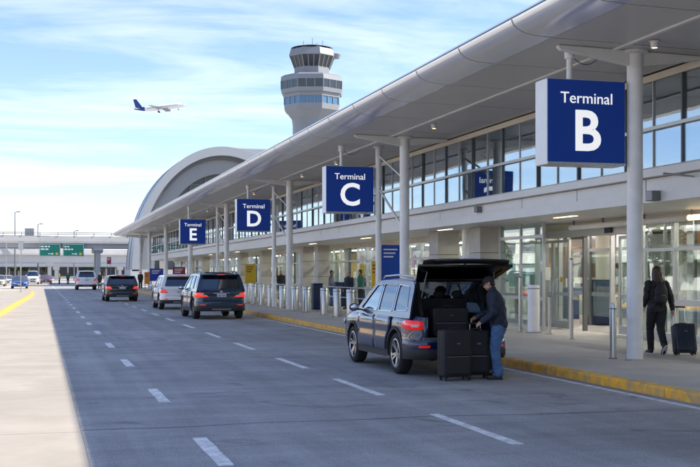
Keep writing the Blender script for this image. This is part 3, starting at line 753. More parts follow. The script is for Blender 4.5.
an = thing('flat_roof_hall', 'pale flat-roofed hall block against the barrel-roofed terminal', 'building', (39.5, 152.5, 0))
MB().box(-14.2, 18, 0, 40, 0, 17.8).build('wall', 'far_white', an); MB().box(-15.4, 19, -1.6, 41, 17.8, 19.1).build('roof', 'arch_white', an, bevel=.15)
for k in range(7): MB().box(-13 + 4.4 * k, -12.75 + 4.4 * k, -.12, -.01, 0, 17.79).build('wall_joint', 'far_grey', an)
for k in range(7): MB().box(-12.4 + 4.4 * k, -9.2 + 4.4 * k, -.10, -.01, 9, 13).build('window', 'window_blue', an)

# control tower
xt, yt, _ = at(312, 100, 257)
ct = thing('control_tower', 'tall grey control tower with dark glazed cab', 'tower', (xt, yt, 0))
S = 257 / F
ztop = lambda py: EYE - (py - HZ) * S
def octo(r, a0=PI / 8): return [(r * math.cos(a0 + k * PI / 4), r * math.sin(a0 + k * PI / 4)) for k in range(8)]
def oct_ring(name, prof, m, n=8, smooth=None, a=PI / 8):
    b = MB(); vs = []; 
    for r, z in prof: vs.append([(r * math.cos(a + k * 2 * PI / n), r * math.sin(a + k * 2 * PI / n), z) for k in range(n + 1)])
    b.grid(vs); b.add([p for p in vs[0][:-1]], [tuple(range(n))]); b.add([p for p in vs[-1][:-1]], [tuple(range(n))])
    return b.build(name, m, ct, smooth=smooth)
A = R(6)
px = lambda w: w * S / 2 * 1.03
oct_ring('shaft', [(px(38), 0), (px(38), ztop(126)), (px(40), ztop(119))], 'tower_grey', 16, 40)
oct_ring('base_flare', [(px(40), ztop(121)), (px(52), ztop(113.5))], 'tower_grey', 8, None, A)
oct_ring('lower_floor', [(px(52), ztop(113.5)), (px(56), ztop(112)), (px(57), ztop(106.5))], 'tower_grey', 8, None, A)
oct_ring('lower_window_band', [(px(56), ztop(106.5)), (px(56), ztop(99.5))], 'window_blue', 8, None, A)
oct_ring('mid_floor', [(px(57.5), ztop(99.5)), (px(58), ztop(96)), (px(62), ztop(95.5)), (px(63.5), ztop(91.5))], 'tower_grey', 8, None, A)
oct_ring('upper_window_band', [(px(62.5), ztop(91.5)), (px(63), ztop(83.5))], 'window_dark', 8, None, A)
oct_ring('gallery', [(px(64), ztop(83.5)), (px(63), ztop(79)), (px(56), ztop(77)), (px(36), ztop(75.5)), (px(36), ztop(69))], 'tower_grey', 8, None, A)
oct_ring('cab_glazing', [(px(36), ztop(69)), (px(44.5), ztop(58.2))], 'window_dark', 8, None, A)
oct_ring('cab_roof', [(px(46), ztop(58.2)), (px(47), ztop(57.5)), (px(43.5), ztop(51)), (px(39), ztop(50))], 'tower_grey', 8, None, A)
oct_ring('roof_house', [(px(23), ztop(50.5)), (px(24), ztop(47)), (px(20), ztop(46.2))], 'tower_grey', 8, None, A)
for k in range(8):
    a = A + k * PI / 4
    for j in range(3):
        b_ = a + PI / 4; t_ = j / 3
        def P(r, z): 
            p = Vector((r * math.cos(a), r * math.sin(a), z)).lerp(Vector((r * math.cos(b_), r * math.sin(b_), z)), t_); return p
        MB().tube(P(px(36.4), ztop(69)), P(px(44.9), ztop(58.2)), .11, n=6).build('cab_mullion', 'tower_grey', ct)
        MB().tube(P(px(63), ztop(91.5)), P(px(63.4), ztop(83.5)), .10, n=6).build('band_mullion', 'tower_grey', ct)
        MB().tube(P(px(56.4), ztop(106.5)), P(px(56.4), ztop(99.5)), .16, n=6).build('band_mullion', 'tower_grey', ct)
for px_, r in (((-8, 3), 5), ((0, -2), 7.5), ((6, 3), 4), ((11, 0), 6)):
    MB().tube((px_[0] * S, px_[1] * S, ztop(47)), (px_[0] * S, px_[1] * S, ztop(46 - r)), .07, n=6).build('antenna', 'steel_dark', ct)
rl = MB()
MB().lathe([(px(41), ztop(49.3)), (px(41), ztop(49.0))], 24).build('roof_rail', 'steel_dark', ct)
for k in range(12): MB().tube((px(40.5) * math.cos(k * PI / 6), px(40.5) * math.sin(k * PI / 6), ztop(50.5)), (px(40.5) * math.cos(k * PI / 6), px(40.5) * math.sin(k * PI / 6), ztop(49)), .05, n=5).build('rail_post', 'steel_dark', ct)
MB().lathe([(1.1, ztop(58)), (1.4, ztop(54.5)), (1.1, ztop(53.5))], 16, (px(44), -1, 0)).build('radar_drum', 'tower_grey', ct, smooth=40)

# airliner taking off
pl = thing('airliner', 'white airliner with blue tail climbing in the sky', 'aeroplane', at(160.5, 107.5, 820))
fus = [(-19.5, .25, 1.0), (-17, .75, .75), (-13, 1.45, .35), (-8, 1.95, .05), (0, 2.0, 0), (10, 2.0, 0), (14.5, 1.8, -.05), (17, 1.35, -.2), (18.6, .75, -.4), (19.3, .2, -.5)]
rings = []
for x, r, z in fus: rings.append([(x, r * math.cos(2 * PI * k / 20), z + r * math.sin(2 * PI * k / 20)) for k in range(21)])
MB().grid(rings).build('fuselage', 'airliner_white', pl, smooth=60)
rt = []
for x, r, z in [(-19.6, .28, 1.0), (-17, .78, .75), (-13, 1.48, .35), (-11.5, 1.6, .26)]: rt.append([(x, r * math.cos(2 * PI * k / 20), z + r * math.sin(2 * PI * k / 20)) for k in range(21)])
MB().grid(rt).build('tail_band', 'airliner_blue', pl, smooth=60)
MB().prism([(-13.2, 1.6), (-17.0, 8.2), (-19.4, 8.2), (-18.2, 1.0)], -.14, .14).build('tail_fin', 'airliner_blue', pl, bevel=.05)
def wing(name, root, tip, y1, z0, z1, m, th):
    for s in (-1, 1):
        b = MB(); v = []
        for (a, c), yy, zz, t in ((root, 1.2, z0, th), (tip, y1, z1, th * .3)):
            v += [(a, s * yy, zz), ((a + c) / 2, s * yy, zz + t), (c, s * yy, zz), ((a + c) / 2, s * yy, zz - t * .4)]
        b.add(v, [(0, 1, 5, 4), (1, 2, 6, 5), (2, 3, 7, 6), (3, 0, 4, 7), (0, 3, 2, 1), (4, 5, 6, 7)]).build(name, m, pl)
wing('wing', (5.5, -2.5), (-5.0, -6.6), 17.5, -1.1, .9, 'engine_grey', .45)
wing('tailplane', (-14.5, -18), (-18.3, -20.0), 7.0, .9, 1.5, 'airliner_white', .2)
for s in (-1, 1):
    e = MB(); e.chain([((6.6, s * 5.4, -2.1), .95), ((5.6, s * 5.4, -2.1), 1.15), ((3.4, s * 5.4, -2.1), 1.05), ((2.2, s * 5.4, -2.0), .6)], 16); e.build('engine', 'engine_grey', pl, smooth=50)
    MB().box(1.8, 5, s * 5.4 - .15, s * 5.4 + .15, -1.4, -.6).build('pylon', 'airliner_white', pl)
    gr = MB(); gr.tube((-1.5, s * 2.6, -1.2), (-1.5, s * 2.6, -3.0), .16, n=8); gr.build('gear_strut', 'engine_grey', pl)
    for dx in (-.1,): MB().tube((-1.5 + dx, s * 2.6 - .5, -3.1), (-1.5 + dx, s * 2.6 + .5, -3.1), .62, n=16).build('gear_wheel', 'black_plastic', pl)
MB().tube((13, 0, -1.6), (13, 0, -3.0), .12, n=8).build('gear_strut', 'engine_grey', pl); MB().tube((13, -.3, -3.1), (13, .3, -3.1), .42, n=14).build('gear_wheel', 'black_plastic', pl)
wd = MB().box(-.16, .16, -.03, .03, -.2, .2).mesh('cabin_window', 'window_dark')
for k in range(34): obj('cabin_window', wd, pl, (-9 + .66 * k, -1.985, .35))
MB().box(16.2, 17.3, -1.25, -1.15, .35, .8).build('cockpit_window', 'window_dark', pl)
pl.rotation_euler = (R(4), R(-7), R(-14))

# unseen parking garage, whitened to bounce light, and planting on the far side of the roads (shows in the glass)
mat('leaf_green', (0.055, 0.085, 0.025), 0.6, var=0.35, ns=1.2, spec=0.3)
mat('leaf_dark', (0.035, 0.06, 0.02), 0.6, var=0.35, ns=1.2, spec=0.3)
mat('bark', (0.10, 0.075, 0.055), 0.9, var=0.2, ns=4)
pg = thing('parking_garage', 'long unseen parking garage across the inner road, walls whitened to bounce light', 'building', (-44, 60, 0))
for k in range(3):
    if k: MB().box(-9, 8, -85, 90, 3 * k, 3 * k + .35).build('deck', 'overpass_concrete', pg)
    MB().box(8.01, 8.25, -85, 90, 3 * k + .02, 3 * k + 1.35).build('parapet', 'garage_bounce_white', pg)  # kept solid and white to bounce light across the road
cm_ = MB().box(7.2, 7.99, -.6, .6, 0, 6.3).mesh('pillar', 'garage_bounce_white')
for k in range(30): obj('pillar', cm_, pg, (0, -84 + 6 * k, 0))
MB().box(-9.3, -9.01, -85, 90, 0, 7.1).build('rear_wall', 'interior_wall', pg)
def tree_mesh(seed, h, r, leaf=.28, nl=2600):
    random.seed(seed)
    tk = MB(); tk.chain([((0, 0, 0), h * .028), ((.05, .03, h * .35), h * .02), ((-.05, .05, h * .75), h * .008)], 8)
    blobs = []
    for k in range(11):
        a = random.uniform(0, 2 * PI); rr = random.uniform(.1, .75) * r; z = h * random.uniform(.42, .92)
        c = Vector((rr * math.cos(a), rr * math.sin(a), z)); blobs.append((c, r * random.uniform(.3, .5)))
        tk.chain([((0, 0, h * random.uniform(.25, .5)), h * .012), (c * .6 + Vector((0, 0, h * .2)), h * .007), (c, h * .003)], 5)
    lf = MB()
    for k in range(nl):
        c, br = random.choice(blobs); d = Vector((random.gauss(0, 1), random.gauss(0, 1), random.gauss(0, 1))).normalized()
        p = c + d * br * random.uniform(.5, 1.08); u = Vector((random.gauss(0, 1), random.gauss(0, 1), random.gauss(0, .6))).normalized(); w = u.orthogonal().normalized(); s = leaf * random.uniform(.6, 1.3)
        lf.cur = random.randrange(2)
        lf.add([p - u * s, p + w * s * .5, p + u * s, p - w * s * .5], [(0, 1, 2, 3)])
    return tk.mesh('trunk', 'bark', smooth=50), lf.mesh('crown', ['leaf_green', 'leaf_dark'], fix=False)
TM = [tree_mesh(3, 6.5, 2.4), tree_mesh(9, 7.5, 2.8)]
random.seed(5)
for k in range(4):
    tr = thing('roadside_tree', 'leafy roadside tree in front of the parking garage, %s along it' % ORD[k], 'tree', (-34 + random.uniform(-1.5, 1.5), 100 + 13 * k + random.uniform(-3, 3), -.02), random.uniform(0, 6), 'trees before the parking garage')
    a, b = TM[k % 2]; obj('trunk', a, tr); obj('crown', b, tr)
for k, (px_, zc) in enumerate(((8, 300), (20, 305), (46, 300), (92, 310), (104, 300))):
    x, y, z = at(px_, 270, zc)
    tr = thing('far_tree', 'leafy tree standing beyond the overpasses, ' + ('behind the bright blue car', 'behind the slim island pole', 'behind the first green sign', 'behind the tall white SUV', 'behind the red sign board')[k], 'tree', (x, y, -.02), k, 'trees beyond the overpasses')
    a, b = TM[k % 2]; obj('trunk', a, tr); obj('crown', b, tr)
# ------------------------------------------------------------------ vehicles
def paint(name, col, flake=0.0, rough=0.28):
    return mat(name, col, rough, metal=flake, coat=1.0, spec=0.5, var=0.05, ns=1.5)
paint('paint_navy', (0.007, 0.018, 0.060), 0.25); paint('paint_white', (0.80, 0.80, 0.80), 0.0, .35); paint('paint_black', (0.008, 0.009, 0.011), 0.2); paint('paint_slate', (0.018, 0.04, 0.075), 0.4)
paint('paint_silver', (0.45, 0.46, 0.47), 0.5); paint('paint_blue', (0.01, 0.07, 0.32), 0.3); paint('paint_red', (0.16, 0.012, 0.03), 0.2); paint('paint_cream', (0.55, 0.50, 0.40), 0.0)
mat('tyre', (0.016, 0.016, 0.017), 0.85, var=0.15, ns=6, bump=0.3, bs=40)
mat('alloy', (0.52, 0.52, 0.53), 0.28, metal=0.9)
mat('alloy_dark', (0.08, 0.08, 0.085), 0.4, metal=0.6)
mat('cladding', (0.022, 0.022, 0.024), 0.62, var=0.1, ns=10)
mat('well_black', (0.006, 0.006, 0.006), 0.9)
mat('chrome', (0.75, 0.75, 0.76), 0.12, metal=1.0)
mat('tail_red', (0.36, 0.006, 0.008), 0.18, coat=1.0, emit=(1.0, 0.02, 0.02), est=0.12)
mat('tail_lit', (0.55, 0.01, 0.01), 0.18, coat=1.0, emit=(1.0, 0.06, 0.03), est=0.2)
mat('tail_clear', (0.55, 0.45, 0.45), 0.15, coat=1.0)
mat('headlamp', (0.6, 0.62, 0.64), 0.08, coat=1.0, metal=.4)
mat('seat_dark', (0.02, 0.02, 0.022), 0.7)
mat('plate_white', (0.62, 0.63, 0.66), 0.5, var=0.03, ns=6)
mat('plate_ink', (0.02, 0.04, 0.16), 0.5)
glass('car_glass', (0.38, 0.42, 0.43), 1.55, 0.22)
glass('privacy_glass', (0.16, 0.17, 0.18), 1.52, 0.10)

ST = [(0.00, .70, .36, 1.000), (.03, .79, .34, 1.012), (.10, .858, .32, 1.020), (.25, .905, .29, 1.025), (.6, .926, .27, 1.03), (1.5, .932, .25, 1.03), (2.8, .932, .25, 1.025), (3.3, .927, .25, 1.02),
      (3.7, .918, .25, 1.00), (4.05, .90, .26, .965), (4.3, .865, .27, .915), (4.45, .80, .28, .86), (4.54, .70, .30, .80), (4.58, .58, .33, .74)]
def lerp_st(y):
    if y <= ST[0][0]: return ST[0][1:]
    for a, b in zip(ST, ST[1:]):
        if y <= b[0]:
            t = (y - a[0]) / (b[0] - a[0]); return tuple(a[i] + (b[i] - a[i]) * t for i in (1, 2, 3))
    return ST[-1][1:]
def sec(y):
    w, zb, zt = lerp_st(y)
    return [(0, zb), (w * .7, zb), (w - .06, zb + .025), (w - .022, zb + .09), (w - .006, zb + .22), (w, zb + .36), (w - .012, zt - .30), (w + .002, zt - .20), (w - .006, zt - .11), (w - .03, zt - .04), (w - .075, zt), (w * .55, zt + .022), (0, zt + .032)]
def halfx(y, z):
    s = sec(y)[3:11]
    for a, b in zip(s, s[1:]):
        if a[1] <= z <= b[1] + 1e-9: return a[0] + (b[0] - a[0]) * (z - a[1]) / max(1e-6, b[1] - a[1])
    return s[0][0] if z < s[0][1] else s[-1][0]
AX = (.86, 3.56); WR = .36
def eval_mesh(o):
    dg = bpy.context.evaluated_depsgraph_get(); return bpy.data.meshes.new_from_object(o.evaluated_get(dg))
_car = {}
def body_mesh(openhatch):
    if openhatch in _car: return _car[openhatch]
    b = MB(); rows = []
    fine = []
    for a, c in zip(ST, ST[1:]):
        n = max(1, int((c[0] - a[0]) / .18))
        fine += [a[0] + (c[0] - a[0]) * k / n for k in range(n)]
    fine.append(ST[-1][0])
    for y in fine:
        s = sec(y); rows.append([(x, y, z) for x, z in s] + [(-x, y, z) for x, z in s[-2:0:-1]])
    n = len(rows[0]); vs = [p for r in rows for p in r]
    fs = [(i * n + k, i * n + (k + 1) % n, (i + 1) * n + (k + 1) % n, (i + 1) * n + k) for i in range(len(rows) - 1) for k in range(n)]
    fs += [tuple(range(n)), tuple(range((len(rows) - 1) * n, len(rows) * n))]
    b.add(vs, fs)
    me = b.mesh('body', ['paint_navy', 'well_black'])
    o = bpy.data.objects.new('tmp_body', me); COL.objects.link(o)
    cut = MB().mi(0)
    for y in AX:
        for s in (-1, 1): cut.chain([((s * .60, y, WR + .01), .415), ((s * 1.2, y, WR + .01), .415)], 36)
    cb_ = MB()
    if openhatch: cb_.box(-.60, .60, -.3, 1.35, .66, 1.3)
    cut.box(-.58, .58, 1.3 if openhatch else .3, 3.2, .70, 1.3)       # cabin well
    cs = []
    for mb_ in (cut, cb_):
        if not mb_.v: continue
        c = bpy.data.objects.new('tmp_cut', mb_.mesh('cut', 'well_black')); COL.objects.link(c); cs.append(c)
        md = o.modifiers.new('b', 'BOOLEAN'); md.operation = 'DIFFERENCE'; md.solver = 'EXACT'; md.object = c; md.material_mode = 'TRANSFER'; md.use_self = True
    m2 = eval_mesh(o)
    for c in cs: bpy.data.objects.remove(c)
    bpy.data.objects.remove(o)
    m2.polygons.foreach_set('use_smooth', [True] * len(m2.polygons)); m2.set_sharp_from_angle(angle=R(32))
    _car[openhatch] = m2
    return m2
def plane_x(z):
    t = (z - 1.0) / .62; return .905 - t * .185 + .05 * t * (1 - t)           # side-glass plane
def sheet(outer, holes, fx, thick=.03):
    """planar sheet with cut-outs, points (y,z) placed at x = fx(z); thickness inward"""
    polys = [[Vector((p[0], p[1], 0)) for p in q] for q in [outer] + holes]
    tri = tessellate_polygon(polys); pts = [p for q in [outer] + holes for p in q]; n = len(pts)
    vs = [(fx(z), y, z) for y, z in pts] + [(fx(z) - thick, y, z) for y, z in pts]
    fs = [tuple(t) for t in tri] + [tuple(i + n for i in reversed(t)) for t in tri]
    o = 0
    for q in [outer] + holes:
        m = len(q)
        fs += [(o + i, o + (i + 1) % m, n + o + (i + 1) % m, n + o + i) for i in range(m)]; o += m
    return vs, fs
def rnd(poly, r=.04, n=4):
    out_ = []; q_ = []
    for a, c in zip(poly, poly[1:] + poly[:1]):
        a, c = Vector(a), Vector(c); m_ = max(1, int(abs(a.y - c.y) / .12)); q_ += [(tuple(a.lerp(c, k / m_)), k == 0) for k in range(m_)]
    keep = [k for _, k in q_]; poly = [p for p, _ in q_]
    m = len(poly)
    for i in range(m):
        if not keep[i]: out_.append(poly[i]); continue
        p = Vector(poly[i]); a = Vector(poly[i - 1]); c = Vector(poly[(i + 1) % m])
        d1 = min(r, (a - p).length * .4); d2 = min(r, (c - p).length * .4)
        p1 = p + (a - p).normalized() * d1; p2 = p + (c - p).normalized() * d2
        for k in range(n + 1):
            t = k / n; q = p1.lerp(p, t).lerp(p.lerp(p2, t), t); out_.append((q.x, q.y))
    return out_
RW = .725                                                     # half roof width at the gutter
SIDE = rnd([(.10, .985), (3.42, .985), (3.30, 1.07), (2.46, 1.585), (2.2, 1.615), (.36, 1.60), (.24, 1.5)], .05, 3)
WIN = [rnd([(2.02, 1.075), (3.02, 1.075), (2.98, 1.12), (2.36, 1.53), (2.02, 1.55)], .05), rnd([(1.12, 1.075), (1.94, 1.075), (1.94, 1.55), (1.16, 1.545)], .05), rnd([(.30, 1.115), (1.02, 1.078), (1.06, 1.545), (.50, 1.525)], .06)]
def wheel_meshes(rim='alloy', spokes=5):
    key = ('wheel', rim, spokes)
    if key in _car: return _car[key]
    w = .115; r = WR; ri = .255
    prof = [(ri, -w), (ri + .03, -w - .008), (r - .03, -w + .004), (r - .005, -w + .03), (r, -w + .055), (r, w - .055), (r - .005, w - .03), (r - .03, w - .004), (ri + .03, w + .008), (ri, w)]
    ty = MB(); n = 40
    rows = [[(x, rr * math.cos(2 * PI * k / n), rr * math.sin(2 * PI * k / n)) for k in range(n + 1)] for rr, x in prof]
    ty.grid(rows)
    T_ = ty.mesh('tyre', 'tyre', smooth=35)
    rm = MB(); rp = [(ri, -w), (ri, w - .004), (ri - .018, w), (ri - .03, w - .012), (ri - .035, .02), (.07, .0), (0.001, .0)]
    rm.mi(1); rm.grid([[(x, rr * math.cos(2 * PI * k / n), rr * math.sin(2 * PI * k / n)) for k in range(n + 1)] for rr, x in rp[3:]])
    rm.mi(0); rm.grid([[(x, rr * math.cos(2 * PI * k / n), rr * math.sin(2 * PI * k / n)) for k in range(n + 1)] for rr, x in rp[:4]])
    for k in range(spokes):
        for d in (-.12, .12):
            a = 2 * PI * k / spokes + d; a2 = 2 * PI * k / spokes + d * 1.6
            c0 = Vector((0, math.cos(a), math.sin(a))); c1 = Vector((0, math.cos(a2), math.sin(a2))); t0 = Vector((0, -math.sin(a), math.cos(a)))
            p0 = c0 * .05; p1 = c1 * (ri - .02)
            v = []
            for p, hw, xo in ((p0, .022, w - .035), (p1, .017, w - .012)):
                v += [p - t0 * hw + Vector((xo, 0, 0)), p + t0 * hw + Vector((xo, 0, 0)), p + t0 * hw + Vector((xo - .045, 0, 0)), p - t0 * hw + Vector((xo - .045, 0, 0))]
            rm.add(v, [(0, 1, 5, 4), (1, 2, 6, 5), (2, 3, 7, 6), (3, 0, 4, 7), (4, 5, 6, 7)])
    rm.add([(w - .03, .062 * math.cos(2 * PI * k / 16), .062 * math.sin(2 * PI * k / 16)) for k in range(16)] + [(w - .07, .066 * math.cos(2 * PI * k / 16), .066 * math.sin(2 * PI * k / 16)) for k in range(16)],
           [tuple(range(16))] + [(k, (k + 1) % 16, 16 + (k + 1) % 16, 16 + k) for k in range(16)])
    Rm = rm.mesh('rim', [rim, 'alloy_dark'], smooth=35)
    _car[key] = (T_, Rm); return _car[key]
def strip(path, z0, z1, off=.0, dz=(0, 0)):
    """upright band following a plan path; dz tapers top/bottom at the far end"""
    rows = []; n = len(path) - 1
    for i, (x, y) in enumerate(path):
        t = i / n
        rows.append([(x, y, z0(t) if callable(z0) else z0), (x, y, z1(t) if callable(z1) else z1)])
    return rows
def patch(b, ya, yb, za, zb, s, off=.006, ny=10, nz=8, cut=None):
    rows = []
    for i in range(nz + 1):
        z = za + (zb - za) * i / nz; a, c = (cut(z, ya, yb) if cut else (ya, yb))
        rows.append([(s * (halfx(a + (c - a) * k / ny, z) + off), a + (c - a) * k / ny, z) for k in range(ny + 1)])
    return b.grid(rows)
def build_car(label, cat, loc, rz, paintm, group=None, hatch=0.0, sx=1.0, sy=1.0, sz=1.0, rear_glass='privacy_glass', lit=True, rails=True, clad=True, name='parked_suv', plate=True, trim='chrome', style=0, wheel='alloy', hatch_trim=False):
    t = thing(name, label, cat, loc, rz, group)
    key = ('full', paintm, hatch, rear_glass, lit, rails, clad, style, wheel, hatch_trim)
    def add(mb, nm, m, parent=t, **k): return mb.build(nm, m, parent, **k)
    bm_ = body_mesh(hatch > 0).copy(); bm_.materials.clear(); bm_.materials.append(MATS[paintm]); bm_.materials.append(MATS['well_black'])
    obj('body', bm_, t)
    # greenhouse
    for s in (-1, 1):
        vs, fs = sheet(SIDE, WIN, plane_x)
        b = MB().add([(s * x, y, z) for x, y, z in vs], fs); cab = b.build('side_frame', paintm, t, smooth=30)
        for i, w in enumerate(WIN):
            vs2, fs2 = sheet(w, [], lambda z: plane_x(z) - .012, .006)
            win = MB().add([(s * x, y, z) for x, y, z in vs2], fs2).build('side_window', 'car_glass' if i == 0 else rear_glass, t)
            ring = MB(); m_ = [(s * (plane_x(z) + .003), y, z) for y, z in w] + [(s * (plane_x(w[0][1]) + .003), w[0][0], w[0][1])]
            ring.chain([(p, .008) for p in m_], 5, False).build('window_trim', trim if trim else 'black_plastic', win)
        # doors with handles
        wc = lambda z, a, c: (max(a, AX[0] + math.sqrt(max(0, .47 ** 2 - (z - WR) ** 2))), c)
        wf = lambda z, a, c: (a, min(c, AX[1] - math.sqrt(max(0, .47 ** 2 - (z - WR) ** 2))))
        for (ya, yb, cut) in ((1.08, 2.0, wc), (2.02, 3.08, wf)):
            d = patch(MB(), ya, yb, .40, .985, s, .007, 8, 10, cut).build('door', paintm, t, smooth=40)
            sol = d.modifiers.new('s', 'SOLIDIFY'); sol.thickness = .02; sol.offset = -1 if s > 0 else 1
            MB().chain([((s * (halfx(ya + .10, .9) + .012), ya + .06, .895), .006), ((s * (halfx(ya, .9) + .04), ya + .10, .90), .014), ((s * (halfx(ya, .9) + .04), ya + .24, .90), .014), ((s * (halfx(ya, .9) + .012), ya + .28, .895), .006)], 8).build('handle', trim if trim else paintm, d, smooth=60)
        if clad:
            sk = MB(); patch(sk, AX[0] + .44, AX[1] - .44, .27, .42, s, .014, 10, 3); add(sk, 'sill_cladding', 'cladding', smooth=40)
            st = MB(); rows_ = [[(s * (halfx(y, .40) + .02), y, .405 + dz) for y in (1.34, 1.8, 2.4, 2.9, 3.06)] for dz in (0, .022)]; st.grid(rows_); add(st, 'sill_trim', trim if trim else 'cladding')
        for y in AX:
            rg = MB(); n = 22; rows_ = []
            for k in range(n + 1):
                a = PI * (-.06) + PI * 1.12 * k / n
                row = []
                for rr in (.405, .455):
                    yy, zz_ = y + rr * math.cos(a), WR + .01 + rr * math.sin(a); zz_ = max(zz_, .27)
                    row += [(s * (halfx(yy, min(zz_, .98)) + (.012 if rr > .42 else .016)), yy, zz_)]
                rows_.append([(s * .80, y + .405 * math.cos(a), max(.27, WR + .01 + .405 * math.sin(a)))] + row)
            rg.grid(rows_); add(rg, 'arch_trim', 'cladding' if clad else paintm, smooth=40)
            wt, wrm = wheel_meshes(wheel, 5 if style != 1 else 7)
            wh = obj('wheel', None, t, (s * .80, y, WR)); wh.rotation_euler = (random.uniform(0, 6), 0, 0 if s > 0 else PI)
            obj('tyre', wt, wh); obj('rim', wrm, wh)
        mr = MB(); mr.ell((s * 1.045, 3.02, 1.10), (.105, .07, .075), None, 14, 8); mo = add(mr, 'wing_mirror', 'black_gloss' if style == 0 else paintm, smooth=60)
        MB().box(s * .9 if s > 0 else s * .99, s * .99 if s > 0 else s * .9, 3.0, 3.05, 1.04, 1.07).build('mirror_arm', 'black_plastic', mo)
        MB().ell((s * 1.045, 2.972, 1.10), (.085, .03, .055), None, 14, 8).build('mirror_glass', 'chrome', mo, smooth=60)
        if rails:
            MB().chain([((s * (RW - .05), .42, 1.635), .014), ((s * (RW - .05), .52, 1.69), .018), ((s * (RW - .055), 1.4, 1.715), .018), ((s * (RW - .05), 2.15, 1.69), .018), ((s * (RW - .05), 2.25, 1.64), .014)], 8).build('roof_rail', 'alloy_dark' if style == 1 else 'steel_brushed', t, smooth=60)
        # tail lamp wrapping the corner
        pts = [(.47, -.014), (.60, -.016), (.70, -.012), (.76, .008), (.81, .03), (.87, .10), (.915, .24), (.93, .40)]
        if style == 2: pts = pts[1:7]
        za = (lambda q: .80 - .01 * q + (.05 if q > .9 else 0)); zb = (lambda q: .945 + .02 * q - (.04 if q > .9 else 0))
        if hatch > 0: pts = pts[2:]
        tl = MB().grid([[(s * x, y, z) for x, y, z in row] for row in strip([(x + .008, y - .004) for x, y in pts], za, zb)]).build('tail_light', 'tail_lit' if lit else 'tail_red', t, smooth=50)
        sm = tl.modifiers.new('s', 'SOLIDIFY'); sm.thickness = .02; sm.offset = 0
        cl = MB().grid([[(s * x, y, z) for x, y, z in row] for row in strip([(x + .016, y - .015) for x, y in pts[:4]] if hatch == 0 else [(x + .02, y - .012) for x, y in pts[1:4]], .845, .885)]).build('lamp_lens', 'tail_clear', tl, smooth=50)
        MB().box(s * .68 - .1, s * .68 + .1, -.055, -.01, .50, .535).build('rear_reflector', 'tail_red', t, bevel=.006, seg=1)
        # headlamp
        ph = [(.45, 4.605), (.58, 4.585), (.70, 4.545), (.80, 4.455), (.865, 4.31), (.885, 4.2)]
        hl = MB().grid([[(s * x, y, z) for x, y, z in row] for row in strip([(x + .01, y + .01) for x, y in ph], lambda q: .66 + .08 * q, lambda q: .755 + .10 * q)]).build('headlight', 'headlamp', t, smooth=50)
        ss = hl.modifiers.new('s', 'SOLIDIFY'); ss.thickness = .03; ss.offset = 0
    # roof
    rows_ = []
    for y, dz, wv in ((2.50, -.035, .98), (2.38, -.005, 1.0), (2.1, .012, 1), (1.6, .02, 1), (1.0, .018, 1), (.5, .006, 1), (.32, -.004, .985)):
        rows_.append([(u * RW * wv, y, 1.605 + dz + .055 * (1 - abs(u) ** 2.4)) for u in [-1, -.92, -.75, -.5, -.25, 0, .25, .5, .75, .92, 1]])
    rf = MB().grid(rows_).build('roof', paintm, t, smooth=50); sd = rf.modifiers.new('s', 'SOLIDIFY'); sd.thickness = .03; sd.offset = -1
    if style == 1: MB().box(-.45, .45, .8, 1.9, 1.672, 1.69).build('glass_roof', 'black_gloss', rf, bevel=.006, seg=1)
    # windscreen and cowl
    ws = []
    for k in range(7):
        q = k / 6; y = 3.44 - .96 * q; z = 1.03 + .565 * q
        ws.append([(u * (plane_x(z) - .015), y + .10 * (1 - u * u) * (1 - q * .6), z + .03 * (1 - u * u) * q) for u in [-1, -.8, -.5, 0, .5, .8, 1]])
    MB().grid(ws).build('windscreen', 'car_glass', t, smooth=60)
    MB().grid([[(u * .86, y + .09 * (1 - u * u), z) for u in [-1, -.8, -.5, 0, .5, .8, 1]] for y, z in ((3.36, 1.045), (3.50, 1.03))]).build('cowl', 'black_plastic', t)
    # tailgate (hinged at the roof)
    hp = Vector((0, .33, 1.61))
    tg = obj('tailgate', None, t, hp)
    def tgx(z): return (plane_x(z) - .015)
    yz = lambda z: .035 + (z - 1.02) / .58 * .27 if z > 1.02 else -.012 + max(0, (z - .98)) / .04 * .047
    outer = rnd([(-tgx(1.60), 1.60), (tgx(1.60), 1.60), (tgx(1.02), 1.02), (-tgx(1.02), 1.02)], .05, 3)
    hole = rnd([(-.60, 1.545), (.60, 1.545), (.735, 1.10), (-.735, 1.10)], .08, 4)
    vs, fs = sheet(outer, [hole], lambda z: 0, .035)
    P_ = lambda x, z, dy=0: (x, yz(z) - hp.y + dy, z - hp.z)
    n_ = len(vs) // 2
    V = [P_(v[1], v[2]) for v in vs[:n_]] + [P_(v[1], v[2], .035) for v in vs[n_:]]
    MB().add(V, fs).build('tailgate_frame', paintm if hatch == 0 else 'black_gloss', tg, smooth=30)
    vs, fs = sheet(hole, [], lambda z: 0, .006); n_ = len(vs) // 2
    MB().add([P_(v[1], v[2], .012) for v in vs[:n_]] + [P_(v[1], v[2], .018) for v in vs[n_:]], fs).build('rear_window', rear_glass, tg)
    low = MB(); rows_ = []
    for z in (1.035, .99, .93, .87, .80, .74, .68, .64):
        dy = {1.035: .0, .99: -.03, .93: -.036, .87: -.026, .80: -.022, .74: -.03, .68: -.032, .64: -.02}[z]
        tp_ = 1.0 if hatch == 0 else (1.0 if z > .9 else .96 - (.9 - z) * .5)
        rows_.append([(u * .66 * tp_, dy - .012 + .012 * u * u - hp.y + (.04 if z > 1 else 0), z - hp.z) for u in [-1.2 if z > .98 else -1, -.8, -.4, 0, .4, .8, 1.2 if z > .98 else 1]])
    lo = low.grid(rows_).build('tailgate_panel', paintm if hatch == 0 else 'black_plastic', tg, smooth=50)
    if hatch > 0: sd = lo.modifiers.new('s', 'SOLIDIFY'); sd.thickness = .015; sd.offset = 1
